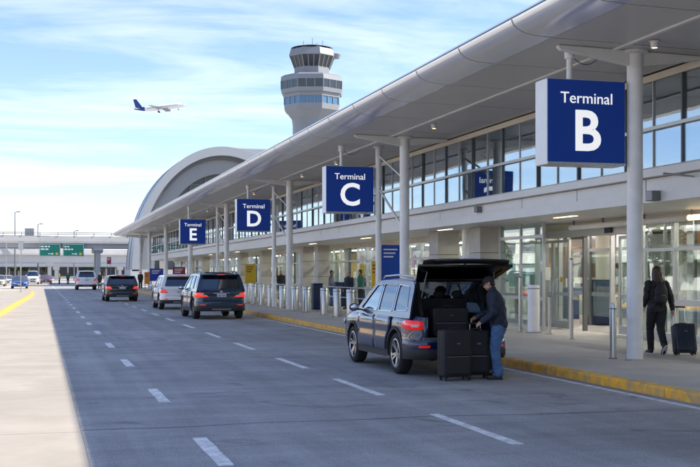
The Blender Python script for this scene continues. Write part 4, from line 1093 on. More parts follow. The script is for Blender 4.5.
    sp_ = MB().prism([(-.02, .02), (-.24, -.005), (-.25, -.03), (-.05, -.055), (.0, -.03)], -.68, .68, 'x').build('spoiler', paintm if style != 0 else 'black_gloss', tg, bevel=.01)
    MB().box(-.14, .14, -.258, -.24, -.028, -.01).build('brake_light', 'tail_lit' if lit else 'tail_red', sp_)
    MB().chain([((-.02, -.30, -.52), .012), ((.12, -.33, -.50), .010), ((.36, -.325, -.485), .006)], 6).build('wiper', 'black_plastic', tg)
    if plate:
        plp = MB().box(-.17, .17, -.395, -.375, -.815, -.70).build('number_plate', 'plate_white', tg, bevel=.006, seg=1)
        for k_, w_ in enumerate((.03, .025, .03, .0, .03, .028, .03)):
            if w_: MB().box(-.125 + .036 * k_, -.125 + .036 * k_ + w_ * .8, -.398, -.3945, -.785, -.735).build('plate_mark', 'plate_ink', plp)
    MB().ell((0, -.383, -.625), (.05, .008, .032), None, 16, 6).build('emblem', 'chrome', tg, smooth=60)
    if hatch == 0: MB().box(-.30, .30, -.385, -.36, -.685, -.67).build('chrome_bar', trim if trim else 'black_plastic', tg, bevel=.004, seg=1)
    if hatch > 0:
        tg.rotation_euler = (-hatch, 0, 0)
        for s in (-1, 1):
            a = Vector((s * .66, .20, 1.30)); e = hp + Matrix.Rotation(-hatch, 3, 'X') @ Vector((s * .62, -.22, -.36))
            MB().tube(a, e, .012, n=8).build('gas_strut', 'steel_dark', t); 
            MB().prism([(.03, 1.0), (.10, 1.02), (.36, 1.58), (.28, 1.60)], s * .70 - .03, s * .70 + .03, 'x').build('boot_pillar', 'black_gloss', t)
        MB().box(-.70, .70, -.01, .05, .60, .665).build('boot_sill', 'steel_dark', t, bevel=.01)
    # rear bumper, lower cladding
    rb = MB(); rows_ = []
    pb = [(0, -.035), (.3, -.034), (.55, -.028), (.70, -.012), (.80, .03), (.87, .10), (.915, .24), (.932, .42)]
    full = [(-x, y) for x, y in pb[::-1]] + pb[1:]
    for z, d in ((.63, .0), (.60, .022), (.55, .026), (.47, .02), (.45, .03), (.36, .028), (.30, -.01)):
        rows_.append([(x * (1 + d * .35), y - d, z) for x, y in full])
    bu = rb.grid(rows_[:4]).build('rear_bumper', paintm if clad else paintm, t, smooth=40)
    MB().grid(rows_[3:]).build('bumper_cladding', 'cladding', bu, smooth=40)
    MB().box(-.35, .35, -.07, -.05, .33, .39).build('skid_plate', 'steel_dark' if style else 'alloy_dark', bu, bevel=.008, seg=1)
    # front: grille, bumper, plate
    gr = obj('grille', None, t, (0, 4.59, 0))
    MB().grid([[(u * .42, .02 - .03 * u * u, z) for u in [-1, -.5, 0, .5, 1]] for z in (.56, .74)]).build('grille_back', 'black_gloss', gr)
    for k in range(4): MB().grid([[(u * .41, .03 - .03 * u * u, .59 + .04 * k + dz) for u in [-1, -.5, 0, .5, 1]] for dz in (0, .012)]).build('grille_bar', 'chrome', gr)
    MB().grid([[(u * .72, 4.615 - .17 * abs(u) ** 3, z) for u in [-1, -.75, -.5, 0, .5, .75, 1]] for z in (.33, .46)]).build('lower_grille', 'cladding', t, smooth=40)
    MB().box(-.17, .17, 4.625, 4.635, .47, .55).build('front_plate', 'plate_white', t)
    # cabin
    for s in (-.36, .36):
        se = MB(); se.box(s - .24, s + .24, 2.05, 2.5, .72, .92); sb = se.build('seat', 'seat_dark', t, bevel=.05)
        MB().prism([(1.95, .85), (2.12, .85), (2.02, 1.34), (1.90, 1.34)], s - .22, s + .22, 'x').build('seat_back', 'seat_dark', sb, bevel=.04)
        MB().ell((s, 1.93, 1.43), (.12, .05, .085), None, 12, 8).build('head_rest', 'seat_dark', sb, smooth=60)
    rs = MB().prism([(1.15, .75), (1.55, .75), (1.55, .9), (1.3, .9), (1.18, 1.30), (1.05, 1.30)], -.56, .56, 'x').build('rear_bench', 'seat_dark', t, bevel=.03)
    for s in (-.36, 0, .36): MB().ell((s, 1.08, 1.37), (.11, .045, .075), None, 12, 8).build('head_rest', 'seat_dark', rs, smooth=60)
    MB().prism([(2.95, .85), (3.3, .85), (3.3, 1.0), (3.0, 1.06)], -.75, .75, 'x').build('dashboard', 'seat_dark', t, bevel=.03)
    MB().box(-.10, .10, 2.55, 2.58, 1.50, 1.56).build('rear_view_mirror', 'black_plastic', t, bevel=.01)
    t.scale = (sx, sy, sz)
    return t
random.seed(21)
build_car('dark navy SUV at the kerb with its tailgate raised', 'car', (6.83, 17.35, 0), R(.4), 'paint_navy', hatch=R(89), lit=False, sx=.97, sy=.97, sz=1.0)
build_car('slate blue SUV with lit tail lights and white number plate, parked behind the white one', 'car', (6.58, 41.2, 0), R(1.5), 'paint_slate', sx=1.03, sz=1.06, style=1, wheel='alloy_dark', lit=True)
build_car('white SUV with black lower bumper beside the blue notice board', 'car', (6.45, 52.6, 0), R(.5), 'paint_white', sx=1.02, sz=1.01, style=2, lit=False, rails=False, rear_glass='privacy_glass')
build_car('black SUV with lit tail lights, ahead of the white SUV', 'car', (4.85, 68.5, 0), R(.8), 'paint_black', sx=1.06, sz=.98, style=2, rails=False)
x, y = g(86.5, 288)
build_car('tall white SUV with a roof rack parked beside the far end of the canopy', 'car', (4.6, 116, 0), 0, 'paint_white', sx=1.12, sy=1.1, sz=1.2, style=2, lit=False)
rk = bpy.data.objects
# oncoming and far cars on the inner road (front towards the camera: turned by 180 degrees)
def far_car(px, py, label, pm_, rz=PI, sz=.86, name='far_car', sx=.97):
    x, y = g(px, py); c = build_car(label, 'car', (x, y, 0.0), rz, pm_, 'cars on the inner road', sx=sx, sz=sz, rails=False, clad=False, lit=False, name=name, style=2, trim='black_plastic')
    return c
far_car(20, 288.2, 'bright blue car coming along the inner road', 'paint_blue')
far_car(7.5, 284.6, 'white car on the inner road behind the bright blue one', 'paint_white')
far_car(-1, 286, 'cream car cut by the picture edge beside the bright blue car', 'paint_cream', sz=.9)
far_car(33, 284.2, 'white van-like car under the overpass beside the slim pole', 'paint_white', sz=1.25)
far_car(46, 283.6, 'dark red car under the overpass behind the first green sign', 'paint_red')
# ------------------------------------------------------------------ people
mat('skin', (0.48, 0.27, 0.19), 0.55, var=0.06, ns=20)
mat('jacket_navy', (0.016, 0.022, 0.042), 0.75, var=0.15, ns=12, bump=0.3, bs=120)
mat('jacket_black', (0.011, 0.011, 0.012), 0.7, var=0.15, ns=12, bump=0.3, bs=120)
mat('jeans', (0.07, 0.14, 0.28), 0.85, var=0.28, ns=7, bump=0.3, bs=200)
mat('trousers_black', (0.009, 0.009, 0.010), 0.75, var=0.12, ns=10)
mat('hair_brown', (0.045, 0.02, 0.011), 0.5, var=0.3, ns=30, bump=0.6, bs=90, stretch=(1, 1, .12))
mat('hair_dark', (0.012, 0.009, 0.007), 0.5, bump=0.5, bs=90)
mat('cap_dark', (0.015, 0.016, 0.018), 0.8, bump=0.2, bs=200)
mat('shoe_black', (0.012, 0.012, 0.012), 0.5)
mat('sole_white', (0.55, 0.54, 0.52), 0.7)
mat('luggage_black', (0.010, 0.010, 0.011), 0.62, var=0.15, ns=20, bump=0.35, bs=300)
mat('luggage_navy', (0.008, 0.014, 0.032), 0.38, var=0.08, ns=6)
mat('shirt_grey', (0.16, 0.16, 0.17), 0.8); mat('coat_green', (0.03, 0.14, 0.08), 0.8); mat('vest_yellow', (0.62, 0.52, 0.03), 0.7); mat('eye_white', (0.6, 0.58, 0.56), 0.3); mat('lip', (0.34, 0.14, 0.11), 0.5)
def V(*a): return Vector(a)
def limb(b, pts, n=14):
    """chain of (point, radius) with rounded ends, closed"""
    b.chain([(p, r) for p, r in pts], n)
    for p, r in (pts[0], pts[-1]): b.ell(p, (r * .99, r * .99, r * .99), None, n, 8)
    for p, r in pts[1:-1]: b.ell(p, (r * .98,) * 3, None, n, 8)
def loft(b, secs, n=20):
    """stacked ellipses (centre, half width, half depth)"""
    rows = []
    for c, w, d in secs: rows.append([V(c[0] + w * math.cos(2 * PI * k / n), c[1] + d * math.sin(2 * PI * k / n), c[2]) for k in range(n)])
    m = len(rows); vs = [p for r in rows for p in r]
    b.add(vs, [(i * n + k, i * n + (k + 1) % n, (i + 1) * n + (k + 1) % n, (i + 1) * n + k) for i in range(m - 1) for k in range(n)] + [tuple(range(n - 1, -1, -1)), tuple(range((m - 1) * n, m * n))])
def hand(b, w, d, side, grip=0.6, sc=1.0, palm_n=None):
    """palm and five curled fingers; w wrist, d direction of the hand, side = thumb direction"""
    d = d.normalized(); side = (side - d * side.dot(d)).normalized(); nrm = d.cross(side).normalized()
    if palm_n is not None and nrm.dot(palm_n) < 0: nrm = -nrm
    M = Matrix((side, d, nrm)).transposed()
    b.ell(w + d * .045 * sc, (.040 * sc, .052 * sc, .017 * sc), M, 12, 8)
    for i, (o, ln) in enumerate(((.030, .070), (.011, .080), (-.009, .075), (-.028, .058))):
        p = w + d * .082 * sc + side * o * sc; c = 0; pts = [(p, .0095 * sc)]
        for k in range(3):
            c += grip * (.55 + .25 * k); p = p + (d * math.cos(c) + nrm * math.sin(c)) * ln * sc * (.46, .30, .24)[k]; pts.append((p, .0088 * sc - .0007 * k))
        limb(b, pts, 8)
    p = w + d * .025 * sc + side * .030 * sc; p1 = p + (side * .7 + d * .55 + nrm * .35).normalized() * .038 * sc; p2 = p1 + (d * .8 + nrm * (.3 + grip * .5) + side * .1).normalized() * .034 * sc
    limb(b, [(p, .013 * sc), (p1, .011 * sc), (p2, .0085 * sc)], 8)
def head_shape(b, c, Rm, s=1.0, face=True):
    P = lambda x, y, z: c + Rm @ V(x * s, y * s, z * s)
    b.ell(P(0, -.008, .03), (.075 * s, .093 * s, .088 * s), Rm, 20, 14)       # cranium
    b.ell(P(0, .022, -.035), (.060 * s, .070 * s, .078 * s), Rm, 18, 12)      # face
    b.ell(P(0, .050, -.088), (.032 * s, .032 * s, .024 * s), Rm, 14, 10)      # chin
    for x in (-1, 1):
        b.ell(P(x * .040, .028, -.062), (.022 * s, .045 * s, .028 * s), Rm, 12, 8)   # jaw
        b.ell(P(x * .077, -.008, -.012), (.010 * s, .020 * s, .032 * s), Rm @ Matrix.Rotation(x * .25, 3, 'Z'), 10, 8)  # ear
        b.ell(P(x * .034, .072, -.018), (.020 * s, .014 * s, .012 * s), Rm, 10, 8)   # cheek
        b.ell(P(x * .030, .078, .018), (.024 * s, .012 * s, .008 * s), Rm, 10, 8)    # brow
    if face:
        b.chain([(P(0, .083, .008), .006 * s), (P(0, .098, -.018), .009 * s), (P(0, .104, -.030), .012 * s), (P(0, .088, -.036), .012 * s)], 8)
        b.ell(P(0, .084, -.058), (.024 * s, .010 * s, .007 * s), Rm, 10, 8); b.ell(P(0, .082, -.069), (.021 * s, .010 * s, .007 * s), Rm, 10, 8)
def person(label, J, loc, rz, sc=1.0, cloth=None, fine=True, group=None, name='person'):
    """J: joint positions in the figure's own frame (+y the way it faces)"""
    t = thing(name, label, 'person', loc, rz, group)
    vx = .0055 if fine else .014
    hip, chest, neck, head = J['hip'], J['chest'], J['neck'], J['head']
    Rh = J.get('headrot', Matrix.Identity(3))
    b = MB()
    torso = [(hip + V(0, 0, -.08), .135, .095), (hip, .160, .108), (hip.lerp(chest, .35), .140, .098), (hip.lerp(chest, .7), .158, .108), (chest, .172, .112), (chest.lerp(neck, .55), .150, .092), (chest.lerp(neck, .85), .075, .062)]
    loft(b, torso)
    limb(b, [(chest.lerp(neck, .7), .060), (neck, .052), (neck.lerp(head, .6), .050)])
    head_shape(b, head, Rh, 1.0, fine)
    for s in 'lr':
        sh, el, wr = J['sh_' + s], J['el_' + s], J['wr_' + s]
        limb(b, [(chest.lerp(sh, .75) + V(0, 0, .02), .062), (sh, .055), (sh.lerp(el, .5), .046), (el, .038), (el.lerp(wr, .35), .038), (wr, .025)])
        hd, th = J.get('hd_' + s, (wr - el)), J.get('th_' + s, V(0, 1, 0))
        if fine: hand(b, wr, hd, th, J.get('grip_' + s, .5), 1.0, J.get('pn_' + s))
        else: b.ell(wr + hd.normalized() * .07, (.035, .035, .07), None, 8, 6)
        hp, kn, an, toe = J['hp_' + s], J['kn_' + s], J['an_' + s], J['toe_' + s]
        limb(b, [(hp, .092), (hp.lerp(kn, .4), .078), (kn, .054), (kn.lerp(an, .3), .056), (an, .036)])
        limb(b, [(an, .034), (an.lerp(toe, .5) + V(0, 0, .0), .024), (an.lerp(toe, .8), .018)])
    body = remeshed('body', b.mesh('body', 'skin'), vx, 'skin', 3 if fine else 2, t)
    C = cloth
    # jacket
    j = MB(); g_ = C.get('jg', .024)
    hem = C.get('hem', -.10)
    loft(j, [(hip + V(0, 0, hem), .165 + g_, .115 + g_), (hip + V(0, .0, .0), .168 + g_, .116 + g_), (hip.lerp(chest, .35), .156 + g_, .108 + g_), (hip.lerp(chest, .7), .168 + g_, .115 + g_), (chest, .178 + g_, .115 + g_), (chest.lerp(neck, .55), .158 + g_, .098 + g_), (chest.lerp(neck, .95), .070 + g_, .060 + g_)])
    for s in 'lr':
        sh, el, wr = J['sh_' + s], J['el_' + s], J['wr_' + s]; k = el.lerp(wr, .92)
        limb(j, [(chest.lerp(sh, .7) + V(0, 0, .01), .075 + g_ * .6), (sh, .066 + g_ * .6), (sh.lerp(el, .5), .058 + g_ * .5), (el, .052 + g_ * .4), (el.lerp(wr, .45), .048 + g_ * .4), (k, .036 + g_ * .3)])
    limb(j, [(neck.lerp(chest, .25), .062 + g_ * .5), (neck.lerp(head, .15), .056 + g_ * .5)])
    jk = remeshed('jacket', j.mesh('jacket', C['jacket']), vx * 1.2, C['jacket'], 4, t)
    if fine:
        tx = bpy.data.textures.new('folds', 'CLOUDS'); tx.noise_scale = .075; tx.noise_depth = 2
        dm = jk.modifiers.new('folds', 'DISPLACE'); dm.texture = tx; dm.strength = .045; dm.mid_level = .5; dm.texture_coords = 'GLOBAL'
    # trousers
    q = MB(); e = C.get('tg', .014)
    loft(q, [(hip + V(0, 0, -.12), .15 + e * .6, .105 + e), (hip + V(0, 0, .06), .150 + e, .100 + e)])
    for s in 'lr':
        hp, kn, an = J['hp_' + s], J['kn_' + s], J['an_' + s]; f = C.get('flare', .018)
        limb(q, [(hp, .095 + e), (hp.lerp(kn, .4), .084 + e), (kn, .062 + e), (kn.lerp(an, .5), .056 + e + f * .4), (kn.lerp(an, .95), .046 + e + f)])
    tr = remeshed('trousers', q.mesh('trousers', C['trousers']), vx * 1.2, C['trousers'], 4, t)
    if fine:
        dm = tr.modifiers.new('folds', 'DISPLACE'); dm.texture = tx; dm.strength = C.get('fold', .036); dm.mid_level = .5; dm.texture_coords = 'GLOBAL'
    # shoes
    for s in 'lr':
        an, toe = J['an_' + s], J['toe_' + s]
        d = (toe - an).normalized(); flat = J.get('flat_' + s, True)
        u = V(d.x, d.y, 0).normalized() if flat else d
        sd = V(u.y, -u.x, 0).normalized(); up = sd.cross(u); M = Matrix((sd, u, up)).transposed()
        heel = an - u * .035 - up * (.055)
        sb = MB(); sb.ell(heel + u * .04 + up * .018, (.048, .068, .052), M, 16, 10); sb.ell(heel + u * .14 + up * .004, (.050, .112, .044), M, 16, 10); sb.ell(heel + u * .02 + up * .05, (.048, .055, .055), M, 14, 8)
        so = remeshed('shoe', sb.mesh('shoe', 'shoe_black'), .008, 'shoe_black', 2, t)
        so2 = MB(); rows = []
        for k in range(20):
            a = 2 * PI * k / 20; yy = .10 + .135 * math.sin(a); xx = .044 * math.cos(a) * (1.05 if math.sin(a) > 0 else .9)
            rows.append(heel + u * (yy - .005) + sd * xx - up * .034)
        n = 20; so2.add([p for p in rows] + [p + up * .022 for p in rows], [(k, (k + 1) % n, n + (k + 1) % n, n + k) for k in range(n)] + [tuple(range(n - 1, -1, -1)), tuple(range(n, 2 * n))])
        so2.build('sole', C.get('sole', 'black_plastic'), so, smooth=40)
    # hair / cap / eyes
    P = lambda x, y, z: head + Rh @ V(x, y, z)
    if fine:
        for x in (-1, 1):
            MB().ell(P(x * .030, .079, .003), (.013, .008, .007), Rh, 10, 8).build('eye', 'eye_white', t, smooth=60)
    hb = MB(); hm = C.get('hair', 'hair_dark')
    if C.get('long'):
        hb.ell(P(0, -.018, .035), (.090, .100, .094), Rh, 20, 12)
        hb.ell(P(0, -.065, -.05), (.092, .060, .12), Rh, 18, 12)
        hb.ell(P(0, -.085, -.17), (.098, .048, .13), Rh, 18, 12); hb.ell(P(.01, -.095, -.26), (.080, .038, .10), Rh, 16, 10)
        for x in (-1, 1): hb.ell(P(x * .075, -.02, -.08), (.026, .05, .13), Rh, 12, 10); hb.ell(P(x * .07, -.06, -.2), (.035, .04, .12), Rh, 12, 10)
        ho = remeshed('hair', hb.mesh('hair', hm), .008, hm, 2, t)
        tx2 = bpy.data.textures.new('strands', 'CLOUDS'); tx2.noise_scale = .03
        dm = ho.modifiers.new('strands', 'DISPLACE'); dm.texture = tx2; dm.strength = .018; dm.texture_coords = 'GLOBAL'
    else:
        hb.ell(P(0, -.018, .030), (.080, .095, .085), Rh, 18, 12); hb.ell(P(0, -.055, -.03), (.068, .045, .055), Rh, 14, 10)
        hr = MB()
        remeshed('hair', hb.mesh('hair', hm), .009, hm, 1, t)
    if C.get('cap'):
        cp = MB(); rows = []
        for i in range(8):
            a = PI / 2 * i / 7; rows.append([P((.086 * math.cos(a)) * math.cos(2 * PI * k / 24), -.008 + (.105 * math.cos(a)) * math.sin(2 * PI * k / 24), .035 + .088 * math.sin(a)) for k in range(25)])
        cp.grid(rows); ca = cp.build('cap', 'cap_dark', t, smooth=60)
        br = MB(); rows = []
        for i in range(5):
            f = i / 4; rows.append([P(.080 * math.sin(th) * (1 + .02 * f), .094 * math.cos(th) * .75 + .015 + f * .075 * math.cos(th) ** .5, .040 - f * .016 - .012 * math.sin(th) ** 2) for th in [R(-78 + 156 * k / 12) for k in range(13)]])
        bo = br.grid(rows).build('cap_peak', 'cap_dark', ca, smooth=60); m_ = bo.modifiers.new('s', 'SOLIDIFY'); m_.thickness = .005
    t.scale = (sc, sc, sc)
    return t
# man loading the car: stooped a little, both hands on the case handle
man = dict(hip=V(0, -.02, .93), chest=V(0, .03, 1.29), neck=V(0, .075, 1.475), head=V(0, .145, 1.605), headrot=Matrix.Rotation(R(-22), 3, 'X'),
    sh_l=V(-.195, .04, 1.385), el_l=V(-.25, .05, 1.11), wr_l=V(-.19, .25, .96), hd_l=V(.12, .5, -.35), th_l=V(.6, .2, .6), grip_l=.75, pn_l=V(.2, -.3, -1),
    sh_r=V(.195, .05, 1.385), el_r=V(.26, .14, 1.13), wr_r=V(.14, .37, 1.02), hd_r=V(-.3, .5, -.25), th_r=V(-.6, .2, .6), grip_r=.7, pn_r=V(-.2, -.3, -1),
    hp_l=V(-.09, -.02, .88), kn_l=V(-.115, .03, .49), an_l=V(-.125, -.03, .09), toe_l=V(-.15, .13, .045),
    hp_r=V(.09, -.02, .88), kn_r=V(.13, .06, .49), an_r=V(.145, .03, .09), toe_r=V(.19, .18, .045))
person('man in a dark cap, navy jacket and blue jeans unloading luggage', man, (7.27, 16.82, 0), R(62), .985, dict(jacket='jacket_navy', trousers='jeans', cap=True, tg=.022, flare=.016, jg=.034, hem=-.06))
# woman walking away with a backpack, trailing a case with her right hand
wom = dict(hip=V(0, 0, .93), chest=V(0, .02, 1.26), neck=V(0, .0, 1.44), head=V(0, .03, 1.575), headrot=Matrix.Rotation(R(-6), 3, 'X'),
    sh_l=V(-.175, .01, 1.36), el_l=V(-.215, -.0, 1.10), wr_l=V(-.19, .16, .93), hd_l=V(.05, .2, -.5), th_l=V(.3, 1, .1), grip_l=.5, pn_l=V(1, 0, 0),
    sh_r=V(.175, .0, 1.36), el_r=V(.235, -.09, 1.10), wr_r=V(.255, -.14, .855), hd_r=V(.03, -.10, -.5), th_r=V(-.1, 1, 0), grip_r=.9, pn_r=V(-.3, -1, 0),
    hp_l=V(-.085, .02, .88), kn_l=V(-.075, .15, .49), an_l=V(-.065, .14, .09), toe_l=V(-.065, .31, .045),
    hp_r=V(.085, -.01, .88), kn_r=V(.06, -.02, .50), an_r=V(.045, -.24, .19), toe_r=V(.05, -.115, .055), flat_r=False)
WX, WY = g(657, 354.5, SW)
wo = person('woman with long brown hair, black jacket and black backpack walking with a case', wom, (WX, WY, SW + .002), R(-8), 1.02, dict(jacket='jacket_black', trousers='trousers_black', hair='hair_brown', long=True, fold=.018, jg=.016, tg=.016, flare=0.0, hem=-.10, sole='sole_white'))
bp_ = thing('backpack', 'black backpack with front pocket on the walking woman', 'backpack', (WX, WY, SW), R(-8))
b = MB(); b.ell((0, -.19, 1.20), (.135, .075, .20), None, 20, 14); b.ell((0, -.18, 1.10), (.14, .085, .14), None, 20, 12)
remeshed('pack', b.mesh('pack', 'luggage_black'), .012, 'luggage_black', 3, bp_)
pk = MB(); pk.ell((0, -.262, 1.10), (.10, .03, .09), None, 16, 10); pk.build('front_pocket', 'luggage_black', bp_, smooth=60)
for s in (-1, 1): MB().chain([((s * .09, -.14, 1.36), .018), ((s * .12, -.06, 1.435), .018), ((s * .125, .06, 1.40), .018), ((s * .12, .13, 1.25), .016), ((s * .13, .10, 1.05), .012), ((s * .13, -.1, 1.02), .012)], 8).build('strap', 'luggage_black', bp_, smooth=60)
MB().chain([((-.05, -.15, 1.40), .010), ((0, -.16, 1.43), .010), ((.05, -.15, 1.40), .010)], 8).build('grab_loop', 'luggage_black', bp_)
MB().chain([((.09 * math.cos(PI * k / 10), -.285 + .02 * abs(math.cos(PI * k / 10)), 1.10 + .07 * math.sin(PI * k / 10)), .004) for k in range(11)], 5).build('zip', 'steel_dark', bp_)

# ------------------------------------------------------------------ luggage
def suitcase(label, loc, rz, w, d, h, m, tilt=0.0, handle=.32, hard=False, group=None, lying=False):
    t = thing('suitcase', label, 'suitcase', loc, rz, group)
    z0 = .065
    sh = obj('shell', MB().box(-w / 2, w / 2, -d / 2, d / 2, z0, h).mesh('shell', m, bevel=.045, seg=4, smooth=60), t)
    if hard:
        for k in range(6):
            x = -w / 2 + w * (k + .9) / 6.8
            for sg in (-1, 1): MB().box(x - .012, x + .012, sg * d / 2 - .006, sg * d / 2 + .006, z0 + .07, h - .07).build('rib', m, sh, bevel=.004, seg=1)
    else:
        for za, zb in ((z0 + .05, h * .46), (h * .50, h - .06)): MB().box(-w / 2 + .05, w / 2 - .05, -d / 2 - .022, -d / 2 + .004, za, zb).build('pocket', m, sh, bevel=.014, seg=2)
        for z in (h * .475, ): MB().box(-w / 2 + .05, w / 2 - .05, -d / 2 - .006, -d / 2 + .002, z - .006, z + .006).build('zip', 'steel_dark', sh)
    ring = [(w / 2 + .002, 0)]
    for y in (-d * .18, d * .18):
        o = MB(); o.box(-w / 2 - .003, w / 2 + .003, y - .005, y + .005, z0 + .03, h - .03).build('zip_seam', 'black_plastic', sh)
    MB().box(-.03, .03, -d / 2 - .026, -d / 2 - .020, h * .72, h * .745).build('maker_plate', 'steel_dark', sh)
    for sx_ in (-1, 1):
        for sy_ in (-1, 1):
            MB().box(sx_ * (w / 2 - .05) - .035, sx_ * (w / 2 - .05) + .035, sy_ * (d / 2 - .05) - .035, sy_ * (d / 2 - .05) + .035, .05, z0 + .03).build('corner_guard', 'black_plastic', sh, bevel=.012)
            wh = MB(); c = V(sx_ * (w / 2 - .05), sy_ * (d / 2 - .05), .031); wh.chain([(c - V(.014, 0, 0), .031), (c + V(.014, 0, 0), .031)], 16); wh.build('wheel', 'black_plastic', t, smooth=40)
    if handle:
        hd = MB()
        for s in (-1, 1): hd.tube((s * .09, d / 2 - .05, h - .03), (s * .09, d / 2 - .05, h + handle), .009, n=8)
        ho = hd.build('telescopic_handle', 'steel_brushed', t, smooth=40)
        MB().chain([((-.115, d / 2 - .05, h + handle), .014), ((-.09, d / 2 - .05, h + handle + .012), .017), ((.09, d / 2 - .05, h + handle + .012), .017), ((.115, d / 2 - .05, h + handle), .014)], 10).build('grip', 'black_plastic', ho, smooth=60)
    MB().chain([((-.09, 0, h - .006), .012), ((-.07, 0, h + .025), .011), ((.07, 0, h + .025), .011), ((.09, 0, h - .006), .012)], 8).build('carry_handle', 'black_plastic', t, smooth=60)
    t.rotation_euler = (tilt, 0, rz)
    return t
suitcase('large black soft suitcase standing behind the open SUV', (6.50, 16.80, 0), R(4), .50, .30, .83, 'luggage_black', handle=0)
suitcase('second black suitcase gripped by the man in the cap', (6.98, 17.02, 0), R(-6), .40, .27, .80, 'luggage_black', handle=.10)
suitcase('wide black suitcase inside the open SUV boot', (6.72, 17.66, .665), R(1), .66, .30, .50, 'luggage_black', handle=0)
sx_, sy_ = g(685.5, 355.5, SW)
tl_ = R(16)
suitcase('dark navy hard-shell suitcase pulled by the walking woman', (sx_, sy_, SW + .0), R(-14), .42, .27, .62, 'luggage_navy', tilt=-tl_, handle=.36, hard=True)

# ------------------------------------------------------------------ bollards, posts, bins, boards
def bollard(label, x, y, r, h, m, group, cap='steel_brushed'):
    t = thing('bollard', label, 'bollard', (x, y, SW), 0, group)
    MB().lathe([(r, .01), (r, h - .03), (r * .93, h - .008), (r * .6, h)], 28).build('post', m, t, smooth=40)
    MB().lathe([(r * 1.02, h - .11), (r * 1.02, h - .085)], 28, caps=False).build('groove_ring', 'steel_dark', t)
    MB().lathe([(r * 1.3, 0), (r * 1.3, .012), (r * 1.02, .02)], 28).build('base_flange', 'steel_dark', t, smooth=30)
pxs = [351, 337.6, 324.6, 306.8, 295.5, 282.8, 270.5, 262, 254, 247.5, 241.5]
for i, p in enumerate(pxs):
    names = {1: 'brushed steel bollard standing just behind the mirror of the open SUV', 3: 'brushed steel bollard next to the blue litter bin'}
    bollard(names.get(i, 'thick brushed steel bollard, %s in the kerb row counted from the open SUV' % ORD[i]), CX - .02, onx(p, CX), .145, 1.03, 'steel_brushed', 'steel bollards along the kerb')
x, y = g(613, 358.5, SW); bollard('slim brushed steel bollard beside the column of the Terminal B sign', x, y, .065, 1.03, 'steel_brushed', None)
x, y = g(533.5, 332.5, SW); bollard('thick white bollard in front of the glass entrance screen', x, y, .16, 1.28, 'column_white', None)
for px_, py_, h, lb in ((549.5, 334, 1.0, 'low slim steel post beside the white bollard'), (571.5, 339, 1.95, 'tall slim steel post before the sliding doors'), (520, 332, 1.5, 'slim steel post between the raised tailgate and the white bollard')):
    x, y = g(px_, py_, SW); t = thing('barrier_post', lb, 'post', (x, y, SW))
    MB().tube((0, 0, 0), (0, 0, h), .042, n=14).build('post', 'steel_brushed', t, smooth=40); MB().lathe([(.08, 0), (.08, .012)], 16).build('base_plate', 'steel_dark', t)
    MB().lathe([(.044, h - .03), (.048, h), (.02, h + .02)], 14).build('cap', 'steel_dark', t, smooth=40)
def litter_bin(label, x, y, w, h, m='bin_blue'):
    t = thing('litter_bin', label, 'bin', (x, y, SW), 0, 'litter bins by the facade')
    MB().box(-w / 2, w / 2, -w / 2, w / 2, .03, h).build('body', m, t, bevel=.03); MB().box(-w / 2 - .02, w / 2 + .02, -w / 2 - .02, w / 2 + .02, h, h + .05).build('lid', m, t, bevel=.015)
    MB().box(-w * .3, w * .3, -w / 2 - .012, -w / 2 + .01, h * .74, h * .86).build('slot', 'black_plastic', t); MB().box(-w / 2 - .012, -w / 2 + .01, -w * .3, w * .3, h * .74, h * .86).build('slot', 'black_plastic', t)
    MB().box(-w / 2 + .03, w / 2 - .03, -w / 2 + .03, w / 2 - .03, 0, .03).build('foot', 'black_plastic', t)
x, y = g(317, 309.5, SW); litter_bin('navy blue litter bin between the steel bollards', x, y, .42, 1.1)
x, y = g(337.5, 306.5, SW); litter_bin('navy blue litter bin behind the bollard nearest the open SUV', x + .1, y, .55, 1.12)
x, y = g(597, 325, SW); litter_bin('dark blue litter bin inside the entrance doors', x + .1, y, .62, 1.35)
def board(name, label, px0, px1, py0, py1, X, m, legs=True, base=SW, txt=None):
    zc = F * X / (CS * ((px0 + px1) / 2 - VPX)); y = (zc - X * SN) / CS; w = (px1 - px0) * zc / F / .97
    z0, z1 = EYE - (py1 - HZ) * zc / F, EYE - (py0 - HZ) * zc / F
    t = thing(name, label, 'board', (X, y, base))
    MB().box(-w / 2, w / 2, -.05, .05, z0 - base, z1 - base).build('panel', m, t, bevel=.015)
    for s in (-1, 1): MB().box(s * w * .38 - .03, s * w * .38 + .03, -.025, .025, 0, z0 - base).build('leg', 'steel_dark', t)
    MB().box(-w / 2 + .05, w / 2 - .05, -.16, .16, 0.001, .03).build('foot', 'steel_dark', t)
    for k in range(3): MB().box(-w * .36, w * (.30 - .1 * k), -.056, -.049, z1 - base - .14 - .13 * k - .05, z1 - base - .14 - .13 * k).build('printed_line', 'interior_dark' if m in ('yellow_board', 'orange_board') else 'sign_white', t)
    return t
board('notice_board', 'navy blue information board behind the thick column of Terminal C', 380, 401.5, 245, 287, 12.2, 'sign_navy')
board('notice_board', 'slim yellow panel beside the navy information board', 371.5, 376.5, 261, 289, 12.2, 'yellow_board')
board('notice_board', 'yellow notice board beside the slate blue SUV', 245, 255.5, 264, 283, 11.2, 'yellow_board')
board('notice_board', 'bright blue notice board beside the white SUV', 150, 163, 268.5, 281, 9.9, 'blue_board')
board('notice_board', 'dark red notice board between the white and slate SUVs', 173, 185, 267, 277.5, 10.4, 'red_board')
board('notice_board', 'orange notice board beside the bright blue one', 144.5, 149.5, 272, 284, 9.6, 'orange_board')
board('notice_board', 'small red sign board before the overpass pier', 107, 111, 257, 264, 9.3, 'red_board')
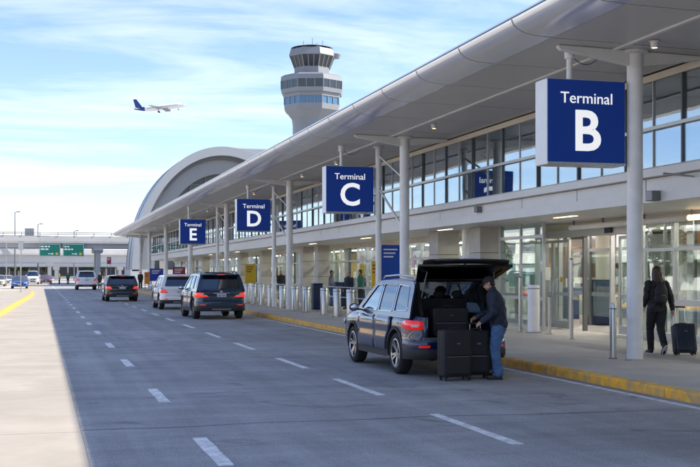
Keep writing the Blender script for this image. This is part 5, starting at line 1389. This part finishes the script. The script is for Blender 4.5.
# low rail behind the bollards
rl_ = thing('guard_rail', 'low metal guard rail in front of the glazed facade by the bins', 'railing', (12.6, 38, SW))
for k in range(12): MB().tube((0, 2.2 * k, 0), (0, 2.2 * k, .98), .025, n=8).build('rail_post', 'steel_brushed', rl_)
for z in (.98, .55): MB().tube((0, -.1, z), (0, 24.3, z), .025, n=8).build('rail_bar', 'steel_brushed', rl_)

# ------------------------------------------------------------------ people by the doors
std = dict(hip=V(0, 0, .93), chest=V(0, .02, 1.27), neck=V(0, .02, 1.46), head=V(0, .05, 1.60), sh_l=V(-.19, .01, 1.38), el_l=V(-.23, -.01, 1.10), wr_l=V(-.22, .08, .87), sh_r=V(.19, .01, 1.38), el_r=V(.23, -.0, 1.10), wr_r=V(.20, .14, .90),
    hp_l=V(-.09, 0, .88), kn_l=V(-.10, .03, .49), an_l=V(-.11, -.02, .09), toe_l=V(-.13, .13, .045), hp_r=V(.09, 0, .88), kn_r=V(.11, .05, .49), an_r=V(.12, .04, .09), toe_r=V(.15, .19, .045))
bgp = [('person in a dark coat standing by the rail between columns', 281, 13.3, 200, 'jacket_black', 'trousers_black', 'hair_dark'),
       ('person in a dark jacket standing before the facade by the blue bins', 349, 13.2, 120, 'jacket_navy', 'trousers_black', 'hair_dark'),
       ('person in an olive coat beside the yellow panel', 361, 13.3, 60, 'coat_green', 'trousers_black', 'hair_brown'),
       ('person in a grey top standing near the glass behind the bins', 331, 13.6, 250, 'shirt_grey', 'jeans', 'hair_dark'),
       ('person in black standing beside the orange notice board', 140.5, 9.9, 170, 'jacket_black', 'trousers_black', 'hair_dark')]
src = {}
for lb, px_, X, rz_, jm, tm, hm in bgp:
    person(lb, std, (X, onx(px_, X), SW), R(rz_), random.uniform(.96, 1.03), dict(jacket=jm, trousers=tm, hair=hm), False, 'people standing by the terminal')
for px_, py_, rz_, jm, lb in ((59.5, 284, 100, 'vest_yellow', 'person in a yellow vest under the overpass'), (68, 284.2, 20, 'coat_green', 'person in a green coat under the overpass'), (100, 288.5, 150, 'jacket_black', 'person in black near the tall white SUV')):
    x, y = g(px_, py_); person(lb, std, (x, y, 0), R(rz_), 1.05, dict(jacket=jm, trousers='trousers_black'), False, 'people under the overpass')
